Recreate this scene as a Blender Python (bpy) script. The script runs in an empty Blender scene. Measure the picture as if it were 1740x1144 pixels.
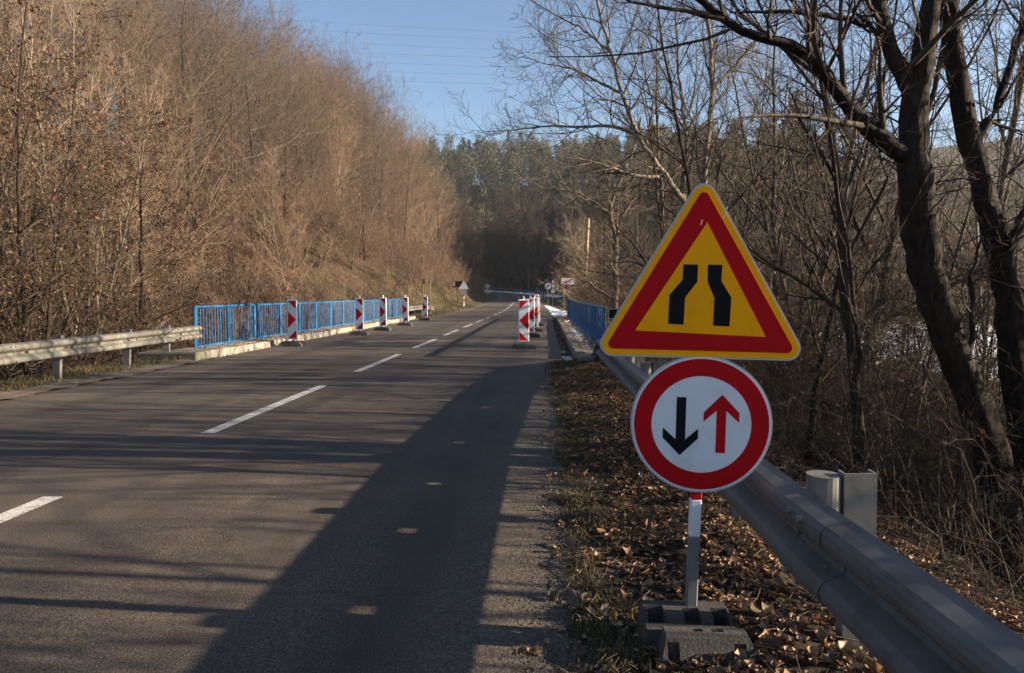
import bpy, math, random
import numpy as np
from mathutils import Vector, Matrix, Euler
rnd = random.Random(7)
RG = np.random.RandomState(11)
SC = bpy.context.scene
COL = SC.collection
RAD = math.radians
# ------------------------------------------------------------------ camera, light, exposure
FPX = 1160.0
CAMZ = 1.25
PITCH = -3.55
YAW = 2.71
cd = bpy.data.cameras.new("camera"); cam = bpy.data.objects.new("camera", cd); COL.objects.link(cam)
cd.sensor_width = 36.0; cd.lens = 24.0
cd.clip_start = 0.05; cd.clip_end = 3000
cam.location = (0, 0, CAMZ); cam.rotation_euler = (RAD(90 + PITCH), 0, RAD(YAW))
SC.camera = cam
cd.dof.use_dof = True; cd.dof.focus_distance = 4.0; cd.dof.aperture_fstop = 11
SUN_EL = 15.7
SUN_AZ = -3.0            # degrees from +X towards +Y
world = bpy.data.worlds.new("World"); SC.world = world; world.use_nodes = True
wn = world.node_tree.nodes; wl = world.node_tree.links
sky = wn.new("ShaderNodeTexSky"); sky.sky_type = 'NISHITA'; sky.sun_disc = False
sky.sun_elevation = RAD(SUN_EL); sky.sun_rotation = RAD(90 - SUN_AZ)
sky.altitude = 300; sky.air_density = 1.0; sky.dust_density = 0.9; sky.ozone_density = 2.4
bg = wn["Background"]; bg.inputs[1].default_value = 0.05
wl.new(sky.outputs[0], bg.inputs[0])
sl = bpy.data.lights.new("sun", 'SUN'); sun = bpy.data.objects.new("sun", sl); COL.objects.link(sun)
sl.energy = 5.0; sl.angle = RAD(0.5); sl.color = (1.0, 0.82, 0.61)
sd = Vector((math.cos(RAD(SUN_EL)) * math.cos(RAD(SUN_AZ)), math.cos(RAD(SUN_EL)) * math.sin(RAD(SUN_AZ)), math.sin(RAD(SUN_EL))))
sun.rotation_euler = sd.to_track_quat('Z', 'Y').to_euler(); sun.location = (60, 0, 40)
SC.view_settings.view_transform = 'Standard'; SC.view_settings.look = 'None'
SC.view_settings.exposure = 2.15; SC.view_settings.gamma = 1.0
SC.view_settings.use_curve_mapping = False
SC.cycles.max_bounces = 6; SC.cycles.diffuse_bounces = 2; SC.cycles.transparent_max_bounces = 4

CAMROT = Euler((RAD(90 + PITCH), 0, RAD(YAW))).to_matrix()
def at(px, py, Y):
    """point at forward distance Y seen at photo pixel (px,py)"""
    d = CAMROT @ Vector(((px - 870) / FPX, -(py - 572) / FPX, -1))
    k = Y / d.y
    return Vector((d.x * k, Y, CAMZ + d.z * k))

# ------------------------------------------------------------------ helpers
def tag(o, label=None, cat=None, group=None, kind=None):
    if label: o['label'] = label
    if cat: o['category'] = cat
    if group: o['group'] = group
    if kind: o['kind'] = kind
    return o
def empty(name, loc=(0, 0, 0), rz=0.0):
    o = bpy.data.objects.new(name, None); COL.objects.link(o)
    o.location = loc; o.rotation_euler = (0, 0, rz); o.empty_display_size = .2
    return o
def mk(name, me, parent=None, loc=(0, 0, 0), rot=(0, 0, 0)):
    o = bpy.data.objects.new(name, me); COL.objects.link(o)
    o.location = loc; o.rotation_euler = rot
    if parent: o.parent = parent
    return o
def mesh_np(name, V, F, mat=None, smooth=False, k=4):
    V = np.asarray(V, dtype=np.float32).reshape(-1, 3); F = np.asarray(F, dtype=np.int32).reshape(-1, k)
    me = bpy.data.meshes.new(name)
    me.vertices.add(len(V)); me.vertices.foreach_set("co", V.ravel())
    me.loops.add(F.size); me.loops.foreach_set("vertex_index", F.ravel())
    me.polygons.add(len(F)); me.polygons.foreach_set("loop_start", np.arange(0, F.size, k, dtype=np.int32))
    me.polygons.foreach_set("loop_total", np.full(len(F), k, dtype=np.int32))
    if smooth: me.polygons.foreach_set("use_smooth", np.ones(len(F), dtype=bool))
    me.update(calc_edges=True)
    if mat: me.materials.append(mat)
    return me
def mesh_py(name, V, F, mat=None, smooth=False):
    me = bpy.data.meshes.new(name); me.from_pydata([tuple(v) for v in V], [], F); me.update()
    if mat: me.materials.append(mat)
    if smooth:
        for p in me.polygons: p.use_smooth = True
    return me
class MB:
    def __init__(s): s.V = []; s.F = []
    def add(s, V, F):
        b = len(s.V); s.V += [tuple(v) for v in V]; s.F += [tuple(i + b for i in f) for f in F]; return s
    def box(s, x0, x1, y0, y1, z0, z1, bev=0.0):
        if bev <= 0:
            V = [(x, y, z) for x in (x0, x1) for y in (y0, y1) for z in (z0, z1)]
            return s.add(V, [(0, 1, 3, 2), (4, 6, 7, 5), (0, 4, 5, 1), (2, 3, 7, 6), (0, 2, 6, 4), (1, 5, 7, 3)])
        b = bev
        pr = [(x0 + b, y0), (x1 - b, y0), (x1, y0 + b), (x1, y1 - b), (x1 - b, y1), (x0 + b, y1), (x0, y1 - b), (x0, y0 + b)]
        pi = [(x0 + b, y0 + b), (x1 - b, y0 + b), (x1 - b, y0 + b), (x1 - b, y1 - b), (x1 - b, y1 - b), (x0 + b, y1 - b), (x0 + b, y1 - b), (x0 + b, y0 + b)]
        V = [(x, y, z0) for x, y in pi] + [(x, y, z0 + b) for x, y in pr] + [(x, y, z1 - b) for x, y in pr] + [(x, y, z1) for x, y in pi]
        F = []
        for r in range(3):
            for i in range(8):
                j = (i + 1) % 8; F.append((r * 8 + i, r * 8 + j, r * 8 + 8 + j, r * 8 + 8 + i))
        F.append((24, 26, 28, 30)); F.append((6, 4, 2, 0))
        return s.add(V, F)
    def cyl(s, p0, p1, r0, r1=None, n=10, cap=True):
        r1 = r0 if r1 is None else r1
        p0 = Vector(p0); p1 = Vector(p1); t = (p1 - p0).normalized()
        u = t.orthogonal().normalized(); v = t.cross(u)
        V = [p0 + (u * math.cos(a) + v * math.sin(a)) * r0 for a in [2 * math.pi * i / n for i in range(n)]]
        V += [p1 + (u * math.cos(a) + v * math.sin(a)) * r1 for a in [2 * math.pi * i / n for i in range(n)]]
        F = [(i, (i + 1) % n, n + (i + 1) % n, n + i) for i in range(n)]
        if cap: F += [tuple(range(n - 1, -1, -1)), tuple(range(n, 2 * n))]
        return s.add(V, F)
    def plate(s, pts, y0, y1):
        """polygon in x,z extruded between y0 (front) and y1"""
        n = len(pts)
        V = [(x, y0, z) for x, z in pts] + [(x, y1, z) for x, z in pts]
        F = [(i, (i + 1) % n, n + (i + 1) % n, n + i) for i in range(n)] + [tuple(range(n - 1, -1, -1)), tuple(range(n, 2 * n))]
        return s.add(V, F)
    def mesh(s, name, mat, smooth=False): return mesh_py(name, s.V, s.F, mat, smooth)
    def build(s, name, mat, parent=None, smooth=False, loc=(0, 0, 0), rot=(0, 0, 0)):
        me = s.mesh(name, mat, smooth)
        import bmesh
        bm = bmesh.new(); bm.from_mesh(me); bmesh.ops.recalc_face_normals(bm, faces=bm.faces); bm.to_mesh(me); bm.free()
        return mk(name, me, parent, loc, rot)
def copy_tree(o, parent=None):
    c = o.copy(); COL.objects.link(c); c.parent = parent
    for ch in list(o.children): copy_tree(ch, c)
    return c

# ------------------------------------------------------------------ materials
def nmat(name):
    m = bpy.data.materials.new(name); m.use_nodes = True
    return m, m.node_tree.nodes, m.node_tree.links, m.node_tree.nodes["Principled BSDF"]
def ramp(n, stops):
    r = n.new("ShaderNodeValToRGB"); e = r.color_ramp.elements
    while len(e) > 1: e.remove(e[-1])
    e[0].position = stops[0][0]; e[0].color = (*stops[0][1], 1)
    for p, c in stops[1:]:
        q = e.new(p); q.color = (*c, 1)
    return r
def noise(n, l, scale, detail=6, rough=.6, vec=None, dist=0.0):
    t = n.new("ShaderNodeTexNoise"); t.inputs['Scale'].default_value = scale; t.inputs['Detail'].default_value = detail
    t.inputs['Roughness'].default_value = rough; t.inputs['Distortion'].default_value = dist
    if vec is not None: l.new(vec, t.inputs['Vector'])
    return t
def mixc(n, l, fac, a, b, mode='MIX'):
    m = n.new("ShaderNodeMix"); m.data_type = 'RGBA'; m.blend_type = mode
    for s, v in ((0, fac), (6, a), (7, b)):
        if hasattr(v, 'links'): l.new(v, m.inputs[s])
        elif s == 0: m.inputs[0].default_value = v
        else: m.inputs[s].default_value = (*v, 1)
    return m.outputs[2]
def math_(n, l, op, a, b=0.0, c=None, clamp=False):
    m = n.new("ShaderNodeMath"); m.operation = op; m.use_clamp = clamp
    for i, v in enumerate((a, b, c)):
        if v is None: continue
        if hasattr(v, 'links'): l.new(v, m.inputs[i])
        else: m.inputs[i].default_value = v
    return m.outputs[0]
def bumpn(n, l, h, strength, dist, bs):
    b = n.new("ShaderNodeBump"); b.inputs['Strength'].default_value = strength; b.inputs['Distance'].default_value = dist
    l.new(h, b.inputs['Height']); l.new(b.outputs[0], bs.inputs['Normal'])
def simple(name, col, rough=.6, metal=0.0, var=.25, scale=30, bump=.0, bdist=.002, dirt=None, dscale=6, spec=.5):
    m, n, l, b = nmat(name)
    tc = n.new("ShaderNodeTexCoord").outputs['Object']
    t = noise(n, l, scale, 5, .6, tc)
    c = mixc(n, l, t.outputs[0], tuple(x * (1 - var) for x in col), tuple(min(1, x * (1 + var)) for x in col))
    if dirt:
        t2 = noise(n, l, dscale, 7, .7, tc); r = ramp(n, [(.52, (0, 0, 0)), (.72, (1, 1, 1))]); l.new(t2.outputs[0], r.inputs[0])
        c = mixc(n, l, r.outputs[0], c, dirt)
    l.new(c, b.inputs['Base Color']); b.inputs['Metallic'].default_value = metal
    rr = math_(n, l, 'MULTIPLY_ADD', t.outputs[0], .25, rough - .12); l.new(rr, b.inputs['Roughness'])
    b.inputs['Specular IOR Level'].default_value = spec
    if bump: bumpn(n, l, t.outputs[0], bump, bdist, b)
    return m
def bark(name, c0, c1, moss=None, mossamt=.5, scale=14, var=.45, tr=0.0):
    m, n, l, b = nmat(name)
    tc = n.new("ShaderNodeTexCoord").outputs['Object']
    mp = n.new("ShaderNodeMapping"); mp.inputs['Scale'].default_value = (1, 1, .25); l.new(tc, mp.inputs[0])
    t = noise(n, l, scale, 6, .65, mp.outputs[0])
    r = ramp(n, [(.3, c0), (.7, c1)]); l.new(t.outputs[0], r.inputs[0]); c = r.outputs[0]
    oi = n.new("ShaderNodeObjectInfo").outputs['Random']
    if moss:
        t2 = noise(n, l, 3.0, 5, .6, tc); r2 = ramp(n, [(mossamt, (0, 0, 0)), (mossamt + .12, (1, 1, 1))]); l.new(t2.outputs[0], r2.inputs[0])
        c = mixc(n, l, r2.outputs[0], c, moss)
    hs = n.new("ShaderNodeHueSaturation"); l.new(c, hs.inputs['Color'])
    l.new(math_(n, l, 'MULTIPLY_ADD', oi, var * 2, 1 - var), hs.inputs['Value'])
    l.new(math_(n, l, 'MULTIPLY_ADD', oi, .03, .485), hs.inputs['Hue'])
    l.new(hs.outputs[0], b.inputs['Base Color']); b.inputs['Roughness'].default_value = .85
    b.inputs['Specular IOR Level'].default_value = .2
    bumpn(n, l, t.outputs[0], .9, .02, b)
    return m
M = {}
M['bark_dark'] = bark('bark_dark', (.006, .0045, .0035), (.045, .031, .021), (.040, .040, .012), .62, 34)
M['bark_grey'] = bark('bark_grey', (.04, .032, .025), (.115, .093, .07), (.06, .065, .025), .62)
M['bark_light'] = bark('bark_light', (.085, .07, .052), (.21, .175, .13), (.12, .12, .06), .6)
M['twig_brown'] = bark('twig_brown', (.04, .028, .021), (.135, .095, .067), None)
M['twig_red'] = bark('twig_red', (.085, .056, .039), (.20, .135, .094), None)
M['twig_grey'] = bark('twig_grey', (.03, .024, .019), (.10, .078, .060), None)
M['twig_tan'] = bark('twig_tan', (.13, .098, .066), (.27, .205, .14), None)
M['twig_shade_tone'] = bark('twig_shade_tone', (.022, .016, .012), (.075, .056, .040), None)  # twig colour darkened to stand in for crowded stems shading one another
M['twig_dark'] = bark('twig_dark', (.03, .022, .017), (.09, .07, .055), None)
def leafmat(name, cols, tr=.3):
    m, n, l, b = nmat(name)
    g = n.new("ShaderNodeNewGeometry").outputs['Random Per Island']
    r = ramp(n, [(i / (len(cols) - 1) if len(cols) > 1 else 0, c) for i, c in enumerate(cols)]); l.new(g, r.inputs[0])
    l.new(r.outputs[0], b.inputs['Base Color']); b.inputs['Roughness'].default_value = .6
    b.inputs['Specular IOR Level'].default_value = .35
    if tr:
        ts = n.new("ShaderNodeBsdfTranslucent"); l.new(r.outputs[0], ts.inputs[0])
        mx = n.new("ShaderNodeMixShader"); mx.inputs[0].default_value = tr
        l.new(b.outputs[0], mx.inputs[1]); l.new(ts.outputs[0], mx.inputs[2])
        l.new(mx.outputs[0], n["Material Output"].inputs[0])
    return m
M['dead_leaf'] = leafmat('dead_leaf', [(.03, .016, .010), (.085, .042, .022), (.14, .074, .036), (.05, .026, .015), (.20, .115, .06)])
M['litter_leaf'] = leafmat('litter_leaf', [(.06, .034, .022), (.20, .11, .055), (.30, .17, .085), (.11, .062, .04), (.38, .25, .14), (.24, .12, .055)], .15)
M['seed_fluff'] = leafmat('seed_fluff', [(.12, .115, .105), (.26, .25, .235), (.18, .17, .155)], .4)
M['needles'] = leafmat('needles', [(.028, .034, .018), (.045, .05, .026), (.07, .072, .038)], .15)
M['grass'] = leafmat('grass', [(.03, .038, .012), (.09, .078, .032), (.16, .12, .06), (.05, .052, .018), (.22, .165, .09)], .3)
M['galv'] = simple('galvanised_steel', (.125, .12, .112), .6, .12, .35, 9, .2, .002, (.07, .065, .055), 5, spec=.3)
M['galv_worn'] = simple('weathered_galvanised_steel', (.155, .15, .13), .6, .1, .3, 7, .1, .002, (.10, .092, .065), 4, spec=.3)
M['galv_post'] = simple('dull_galvanised_post', (.16, .155, .145), .65, .1, .3, 8, .2, .002, (.07, .066, .055), 6, spec=.25)
M['zinc_post'] = simple('zinc_post', (.17, .18, .19), .5, .3, .15, 20)
M['blue'] = simple('blue_paint', (.008, .095, .235), .45, 0, .3, 12, 0, 0, (.03, .075, .13), 9, spec=.3)
M['white_paint'] = simple('white_paint', (.72, .73, .74), .4, 0, .05, 20)
M['sign_white'] = simple('white_reflective_sheet', (.60, .64, .70), .35, 0, .04, 40, 0, 0, (.47, .49, .51), 5, spec=.25)
M['sign_red'] = simple('red_reflective_sheet', (.40, .004, .008), .6, 0, .12, 60, 0, 0, (.31, .008, .012), 6, spec=.08)
M['sign_red2'] = simple('red_striped_sheet', (.48, .006, .012), .55, 0, .1, 30, spec=.12)
M['sign_yellow'] = simple('yellow_reflective_sheet', (.86, .36, .002), .6, 0, .05, 30, 0, 0, (.70, .30, .006), 5, spec=.08)
M['sign_black'] = simple('black_sheet', (.005, .006, .008), .6, 0, .1, 30, spec=.1)
M['sign_blue'] = simple('blue_sheet', (.03, .16, .42), .4, 0, .1, 30)
M['sign_back'] = simple('sign_back_grey', (.36, .37, .37), .5, .3, .12, 12)
M['rubber'] = simple('dusty_recycled_rubber', (.050, .045, .040), .9, 0, .7, 90, .9, .005, (.022, .025, .02), 9)
M['rubber_dark'] = simple('black_recycled_rubber', (.022, .022, .024), .85, 0, .4, 60, .4, .004, (.12, .11, .10), 6)
M['concrete'] = simple('old_concrete', (.22, .195, .155), .9, 0, .25, 14, .6, .01, (.09, .08, .055), 3)
M['concrete_moss'] = simple('mossy_concrete', (.13, .12, .09), .9, 0, .35, 12, .8, .015, (.07, .08, .03), 3)
M['wood_pole'] = bark('pole_wood', (.26, .19, .11), (.42, .32, .19), None, scale=6, var=.05)
M['wire'] = simple('wire', (.09, .09, .10), .5, .5)
M['snow'] = simple('old_snow', (.74, .78, .84), .6, 0, .08, 8, .4, .02)
M['paint_line'] = None
def ramp_f(n, l, v):
    r = ramp(n, [(.42, (0, 0, 0)), (.58, (1, 1, 1))]); l.new(v, r.inputs[0]); return r.outputs[0]
def asphalt():
    m, n, l, b = nmat('asphalt')
    tc = n.new("ShaderNodeTexCoord").outputs['Object']
    g = noise(n, l, 130, 3, .7, tc)
    r = ramp(n, [(.36, (.020, .0165, .015)), (.5, (.058, .047, .038)), (.64, (.118, .096, .076)), (.76, (.23, .195, .16))]); l.new(g.outputs[0], r.inputs[0])
    big = noise(n, l, .9, 6, .6, tc); rb = ramp(n, [(.3, (.72, .72, .74)), (.7, (1.25, 1.22, 1.18))]); l.new(big.outputs[0], rb.inputs[0])
    c = mixc(n, l, 1.0, r.outputs[0], rb.outputs[0], 'MULTIPLY')
    # long streaks along the travel direction
    mp = n.new("ShaderNodeMapping"); mp.inputs['Scale'].default_value = (1.6, .05, 1); l.new(tc, mp.inputs[0])
    st = noise(n, l, 1.6, 4, .6, mp.outputs[0]); rs = ramp(n, [(.35, (.82, .82, .82)), (.65, (1.15, 1.14, 1.12))]); l.new(st.outputs[0], rs.inputs[0])
    c = mixc(n, l, 1.0, c, rs.outputs[0], 'MULTIPLY')
    # gritty dusty edges
    sx = n.new("ShaderNodeUVMap").outputs[0]; sp = n.new("ShaderNodeSeparateXYZ"); l.new(sx, sp.inputs[0])
    e = math_(n, l, 'ABSOLUTE', sp.outputs[0])
    en = noise(n, l, 2.2, 6, .65, tc)
    e2 = math_(n, l, 'ADD', e, math_(n, l, 'MULTIPLY_ADD', en.outputs[0], .9, -.45))
    re = ramp(n, [(0, (0, 0, 0)), (.28, (0, 0, 0)), (.62, (.75, .75, .75))])
    l.new(math_(n, l, 'MULTIPLY_ADD', e2, 1.0, -2.2), re.inputs[0])
    gr = noise(n, l, 75, 4, .7, tc); rg = ramp(n, [(.38, (.032, .026, .02)), (.55, (.105, .087, .066)), (.72, (.27, .225, .175))]); l.new(gr.outputs[0], rg.inputs[0])
    c = mixc(n, l, re.outputs[0], c, rg.outputs[0])
    # polished wheel tracks and a darker oily middle
    wv = math_(n, l, 'ABSOLUTE', math_(n, l, 'SUBTRACT', e, 1.55)); wv2 = math_(n, l, 'ABSOLUTE', math_(n, l, 'SUBTRACT', wv, .75))
    wn3 = noise(n, l, .8, 5, .6, mp.outputs[0]); rw = ramp(n, [(.0, (.84, .84, .85)), (.32, (1.02, 1.0, 1.0)), (.8, (1.08, 1.07, 1.05))])
    l.new(math_(n, l, 'ADD', wv2, math_(n, l, 'MULTIPLY_ADD', wn3.outputs[0], .5, -.25)), rw.inputs[0])
    c = mixc(n, l, 1.0, c, rw.outputs[0], 'MULTIPLY')
    pn = n.new("ShaderNodeTexVoronoi"); pn.inputs['Scale'].default_value = .16; pn.distance = 'CHEBYCHEV'; l.new(tc, pn.inputs['Vector'])
    rp = ramp(n, [(.0, (.80, .80, .82)), (.12, (.80, .80, .82)), (.121, (1, 1, 1))]); sr = n.new("ShaderNodeSeparateColor"); l.new(pn.outputs['Color'], sr.inputs[0]); l.new(sr.outputs[0], rp.inputs[0])
    c = mixc(n, l, .6, c, mixc(n, l, 1.0, c, rp.outputs[0], 'MULTIPLY'))
    # cracks
    v = n.new("ShaderNodeTexVoronoi"); v.feature = 'DISTANCE_TO_EDGE'; v.inputs['Scale'].default_value = .55
    wn_ = noise(n, l, 2.5, 5, .6, tc); va = n.new("ShaderNodeVectorMath"); va.operation = 'MULTIPLY_ADD'
    l.new(wn_.outputs[1], va.inputs[0]); va.inputs[1].default_value = (.5, .5, .5); l.new(tc, va.inputs[2]); l.new(va.outputs[0], v.inputs['Vector'])
    rc = ramp(n, [(.0, (.2, .2, .2)), (.010, (1, 1, 1))]); l.new(v.outputs[0], rc.inputs[0])
    c = mixc(n, l, math_(n, l, 'MULTIPLY', ramp_f(n, l, big.outputs[0]), .4), c, mixc(n, l, 1.0, c, rc.outputs[0], 'MULTIPLY'))
    l.new(c, b.inputs['Base Color']); b.inputs['Roughness'].default_value = .82
    b.inputs['Specular IOR Level'].default_value = .35
    ba = math_(n, l, 'ADD', g.outputs[0], math_(n, l, 'MULTIPLY', gr.outputs[0], re.outputs[0]))
    bumpn(n, l, ba, 1.0, .006, b)
    return m
M['asphalt'] = asphalt()
def linepaint():
    m, n, l, b = nmat('road_paint')
    tc = n.new("ShaderNodeTexCoord").outputs['Object']
    g = noise(n, l, 90, 4, .7, tc); w = noise(n, l, 6, 6, .7, tc)
    s = math_(n, l, 'ADD', math_(n, l, 'MULTIPLY', g.outputs[0], .6), math_(n, l, 'MULTIPLY', w.outputs[0], .4))
    r = ramp(n, [(.40, (.09, .08, .075)), (.50, (.42, .40, .37)), (.62, (.60, .58, .55))]); l.new(s, r.inputs[0])
    l.new(r.outputs[0], b.inputs['Base Color']); b.inputs['Roughness'].default_value = .7
    bumpn(n, l, g.outputs[0], .5, .003, b)
    return m
M['paint_line'] = linepaint()
def ground():
    m, n, l, b = nmat('ground_litter')
    tc = n.new("ShaderNodeTexCoord").outputs['Object']
    f = noise(n, l, 22, 8, .75, tc)
    r = ramp(n, [(.3, (.014, .010, .007)), (.48, (.05, .033, .02)), (.62, (.10, .066, .04)), (.75, (.18, .12, .075))]); l.new(f.outputs[0], r.inputs[0])
    a = noise(n, l, .6, 6, .65, tc)
    ra = ramp(n, [(.50, (0, 0, 0)), (.66, (1, 1, 1))]); l.new(a.outputs[0], ra.inputs[0])
    gg = ramp(n, [(.3, (.022, .026, .009)), (.7, (.085, .078, .032))]); l.new(f.outputs[0], gg.inputs[0])
    c = mixc(n, l, ra.outputs[0], r.outputs[0], gg.outputs[0])
    # snow lying where the ground is flat, low and far on the river side
    at_ = n.new("ShaderNodeAttribute"); at_.attribute_name = 'snow'
    s = noise(n, l, .35, 8, .62, tc)
    sm = math_(n, l, 'ADD', at_.outputs['Fac'], math_(n, l, 'MULTIPLY_ADD', s.outputs[0], 1.6, -.8))
    rs = ramp(n, [(.48, (0, 0, 0)), (.54, (1, 1, 1))]); l.new(sm, rs.inputs[0])
    c = mixc(n, l, rs.outputs[0], c, (.72, .77, .84))
    l.new(c, b.inputs['Base Color']); b.inputs['Roughness'].default_value = .9; b.inputs['Specular IOR Level'].default_value = .2
    bumpn(n, l, f.outputs[0], 1.0, .06, b)
    return m
M['ground'] = ground()
M['grit'] = simple('roadside_grit', (.10, .08, .06), .95, 0, .6, 60, 1.0, .012, (.07, .05, .035), 5)
def watermat():
    m, n, l, b = nmat('river_water')
    tc = n.new("ShaderNodeTexCoord").outputs['Object']; t = noise(n, l, 1.5, 5, .6, tc)
    b.inputs['Base Color'].default_value = (.03, .045, .05, 1); b.inputs['Roughness'].default_value = .12
    bumpn(n, l, t.outputs[0], .3, .05, b); return m
M['water'] = watermat()

# ------------------------------------------------------------------ road line and terrain height
CTRL = [(-3.02, -60, 0), (-3.02, -20, 0), (-3.02, 0, 0), (-3.02, 25, 0), (-3.02, 50, .0), (-3.3, 65, .06), (-3.7, 80, .16), (-4.0, 98, .30), (-4.1, 113, .46), (-4.9, 124, .9),
        (-7.2, 133, 1.28), (-12, 140, 1.75), (-19, 145, 2.2), (-29, 148, 2.8), (-45, 150, 3.4), (-80, 151, 4.5), (-140, 150, 6)]
def catmull(P, per=14):
    P = [np.array(p, float) for p in P]; out = []
    for i in range(len(P) - 1):
        p0 = P[max(i - 1, 0)]; p1 = P[i]; p2 = P[i + 1]; p3 = P[min(i + 2, len(P) - 1)]
        for k in range(per):
            t = k / per
            out.append(.5 * ((2 * p1) + (-p0 + p2) * t + (2 * p0 - 5 * p1 + 4 * p2 - p3) * t * t + (-p0 + 3 * p1 - 3 * p2 + p3) * t ** 3))
    out.append(P[-1]); return np.array(out)
CL = catmull(CTRL)
_T = np.gradient(CL[:, :2], axis=0); _T /= np.linalg.norm(_T, axis=1)[:, None]
CN = np.stack([_T[:, 1], -_T[:, 0]], 1)     # right-hand normal
def ss(x, a, b):
    t = np.clip((x - a) / (b - a), 0, 1); return t * t * (3 - 2 * t)
def lat(x, y):
    x = np.asarray(x, float).ravel(); y = np.asarray(y, float).ravel()
    d = np.empty(len(x)); z = np.empty(len(x))
    for s in range(0, len(x), 20000):
        dx = x[s:s + 20000, None] - CL[None, :, 0]; dy = y[s:s + 20000, None] - CL[None, :, 1]
        i = np.argmin(dx * dx + dy * dy, axis=1); r = np.arange(len(i))
        side = dx[r, i] * CN[i, 0] + dy[r, i] * CN[i, 1]
        dist = np.sqrt(dx[r, i] ** 2 + dy[r, i] ** 2)
        straight = CL[i, 1] < 55
        d[s:s + 20000] = np.where(straight, dx[r, i], np.sign(side) * dist); z[s:s + 20000] = CL[i, 2]
    return d, z
def wav(x, y, f, ph=0): return np.sin(x * f + 1.3 * np.sin(y * f * .7 + ph)) * np.cos(y * f * .9 + ph * 2 + np.sin(x * f * .6))
def height(x, y):
    shp = np.shape(x); x = np.asarray(x, float).ravel(); y = np.asarray(y, float).ravel()
    d, rz = lat(x, y); z = rz.copy() - .05
    # right: verge, then bank down to the river flat
    z += -3.3 * ss(d, 4.35, 10.5) * (1 - ss(y, 70, 105))
    z += -.35 * ss(d, 3.6, 5) * ss(y, 36, 60)
    # left: shoulder drops, then the wooded hillside
    L = -d
    z += -1.7 * ss(L, 4.35, 7.2) * (1 - ss(y, 36, 46))
    foot = 10.5 - 6.2 * ss(y, 34, 46)
    u = np.maximum(0, L - foot)
    HH = 13 + 6 * ss(y, 25, 90); hill = HH * (1 - np.exp(-u * .85 / HH)) * (1 - ss(y, 190, 260))
    hill = hill * ss(u, 0, 3) + 0
    # creek under the bridge
    cr = np.exp(-((y - 24) / 6.5) ** 4) * (ss(d, 4.3, 5.2) + ss(L, 4.6, 5.6)) * (1 - ss(L, 14, 30)) * (1 - ss(d, 9, 12))
    z += -2.6 * cr + .0
    z += hill
    far = 78 * (1 - np.exp(-np.maximum(0, y - 156 - .10 * np.abs(x + 10)) * .46 / 78)) * ss(y, 152, 172)
    z = z + far * (1 - .8 * ss(L, 30, 80) * 0)
    z += 9 * ss(x, 12, 40) * ss(y, 72, 120) * (1 - ss(y, 230, 300) * .4)
    z += .16 * np.maximum(0, x - 105) * (1 - ss(x, 400, 600) * .3)
    off = np.abs(d) - 4.6
    und = .25 * wav(x, y, .35) + .6 * wav(x, y, .11, 1.0) + 1.2 * wav(x, y, .045, 2.)
    z += und * ss(off, 2, 16)
    z += .05 * wav(x, y, 1.7, .4) * ss(off, .2, 2.0)
    z += -.10 * (1 - ss(np.abs(d), 3.0, 3.4)) 
    return z.reshape(shp)
def hz(x, y): return float(height(np.array([x]), np.array([y]))[0])

def grid_mesh(name, xs, ys, zf, mat, attr=None):
    X, Y = np.meshgrid(xs, ys); Z = zf(X, Y)
    V = np.stack([X, Y, Z], -1).reshape(-1, 3); nx = len(xs); ny = len(ys)
    i = np.arange(nx - 1)[None, :] + np.arange(ny - 1)[:, None] * nx
    F = np.stack([i, i + 1, i + nx + 1, i + nx], -1).reshape(-1, 4)
    me = mesh_np(name, V, F, mat, True)
    if attr is not None:
        a = me.attributes.new('snow', 'FLOAT', 'POINT'); a.data.foreach_set('value', attr(X, Y, Z).ravel().astype(np.float32))
    return me
def snowf(X, Y, Z):
    d, _ = lat(X, Y); d = d.reshape(X.shape)
    s = ss(X, 13, 20) * (1 - ss(X, 58, 72)) * (1 - ss(Y, 70, 100)) * .66
    s = np.maximum(s, .30 * ss(X, 6, 9) * (1 - ss(Y, 60, 90)) )
    s = np.maximum(s, .9 * ss(d, 3.9, 4.6) * (1 - ss(d, 7.5, 9.5)) * ss(Y, 120, 128))
    s = np.maximum(s, .62 * ss(d, 3.2, 3.5) * (1 - ss(d, 4.6, 5.6)) * ss(Y, 38, 42) * (1 - ss(Y, 70, 80)))
    return s
u = np.linspace(-1, 1, 300); xs = -2 + np.sinh(u * 5.6) / np.sinh(5.6) * 330
v = np.linspace(-.76, 1, 330); ys = 12 + np.sinh(v * 5.0) / np.sinh(5.0) * 420
tag(mk('terrain', grid_mesh('terrain', xs, ys, height, M['ground'], snowf)), 'wooded valley ground with leaf litter, rough grass and snow patches', None, None, 'structure')

def ribbon(name, offs, z0, mat, y0=-60, y1=1e9, zfun=None):
    sel = [i for i in range(len(CL)) if CL[i, 1] >= y0]
    V = []; UV = []
    for i in sel:
        for o in offs:
            p = CL[i, :2] + CN[i] * o; V.append((p[0], p[1], CL[i, 2] + z0 + (zfun(o) if zfun else 0))); UV.append((o, CL[i, 1]))
    n = len(offs); F = [(r * n + k, r * n + k + 1, (r + 1) * n + k + 1, (r + 1) * n + k) for r in range(len(sel) - 1) for k in range(n - 1)]
    me = mesh_py(name, V, F, mat, True); uv = me.uv_layers.new(name='UVMap')
    for lp in me.loops: uv.data[lp.index].uv = UV[lp.vertex_index]
    return me
offs = [-3.62, -3.3, -2.6, -1.6, -.8, 0, .8, 1.6, 2.4, 2.85, 3.1, 3.42]
tag(mk('road', ribbon('road', offs, 0, M['asphalt'], zfun=lambda o: .03 * (1 - (o / 3.4) ** 2) - .03)), 'worn grey asphalt road crossing the bridge and bending left', None, None, 'structure')
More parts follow.
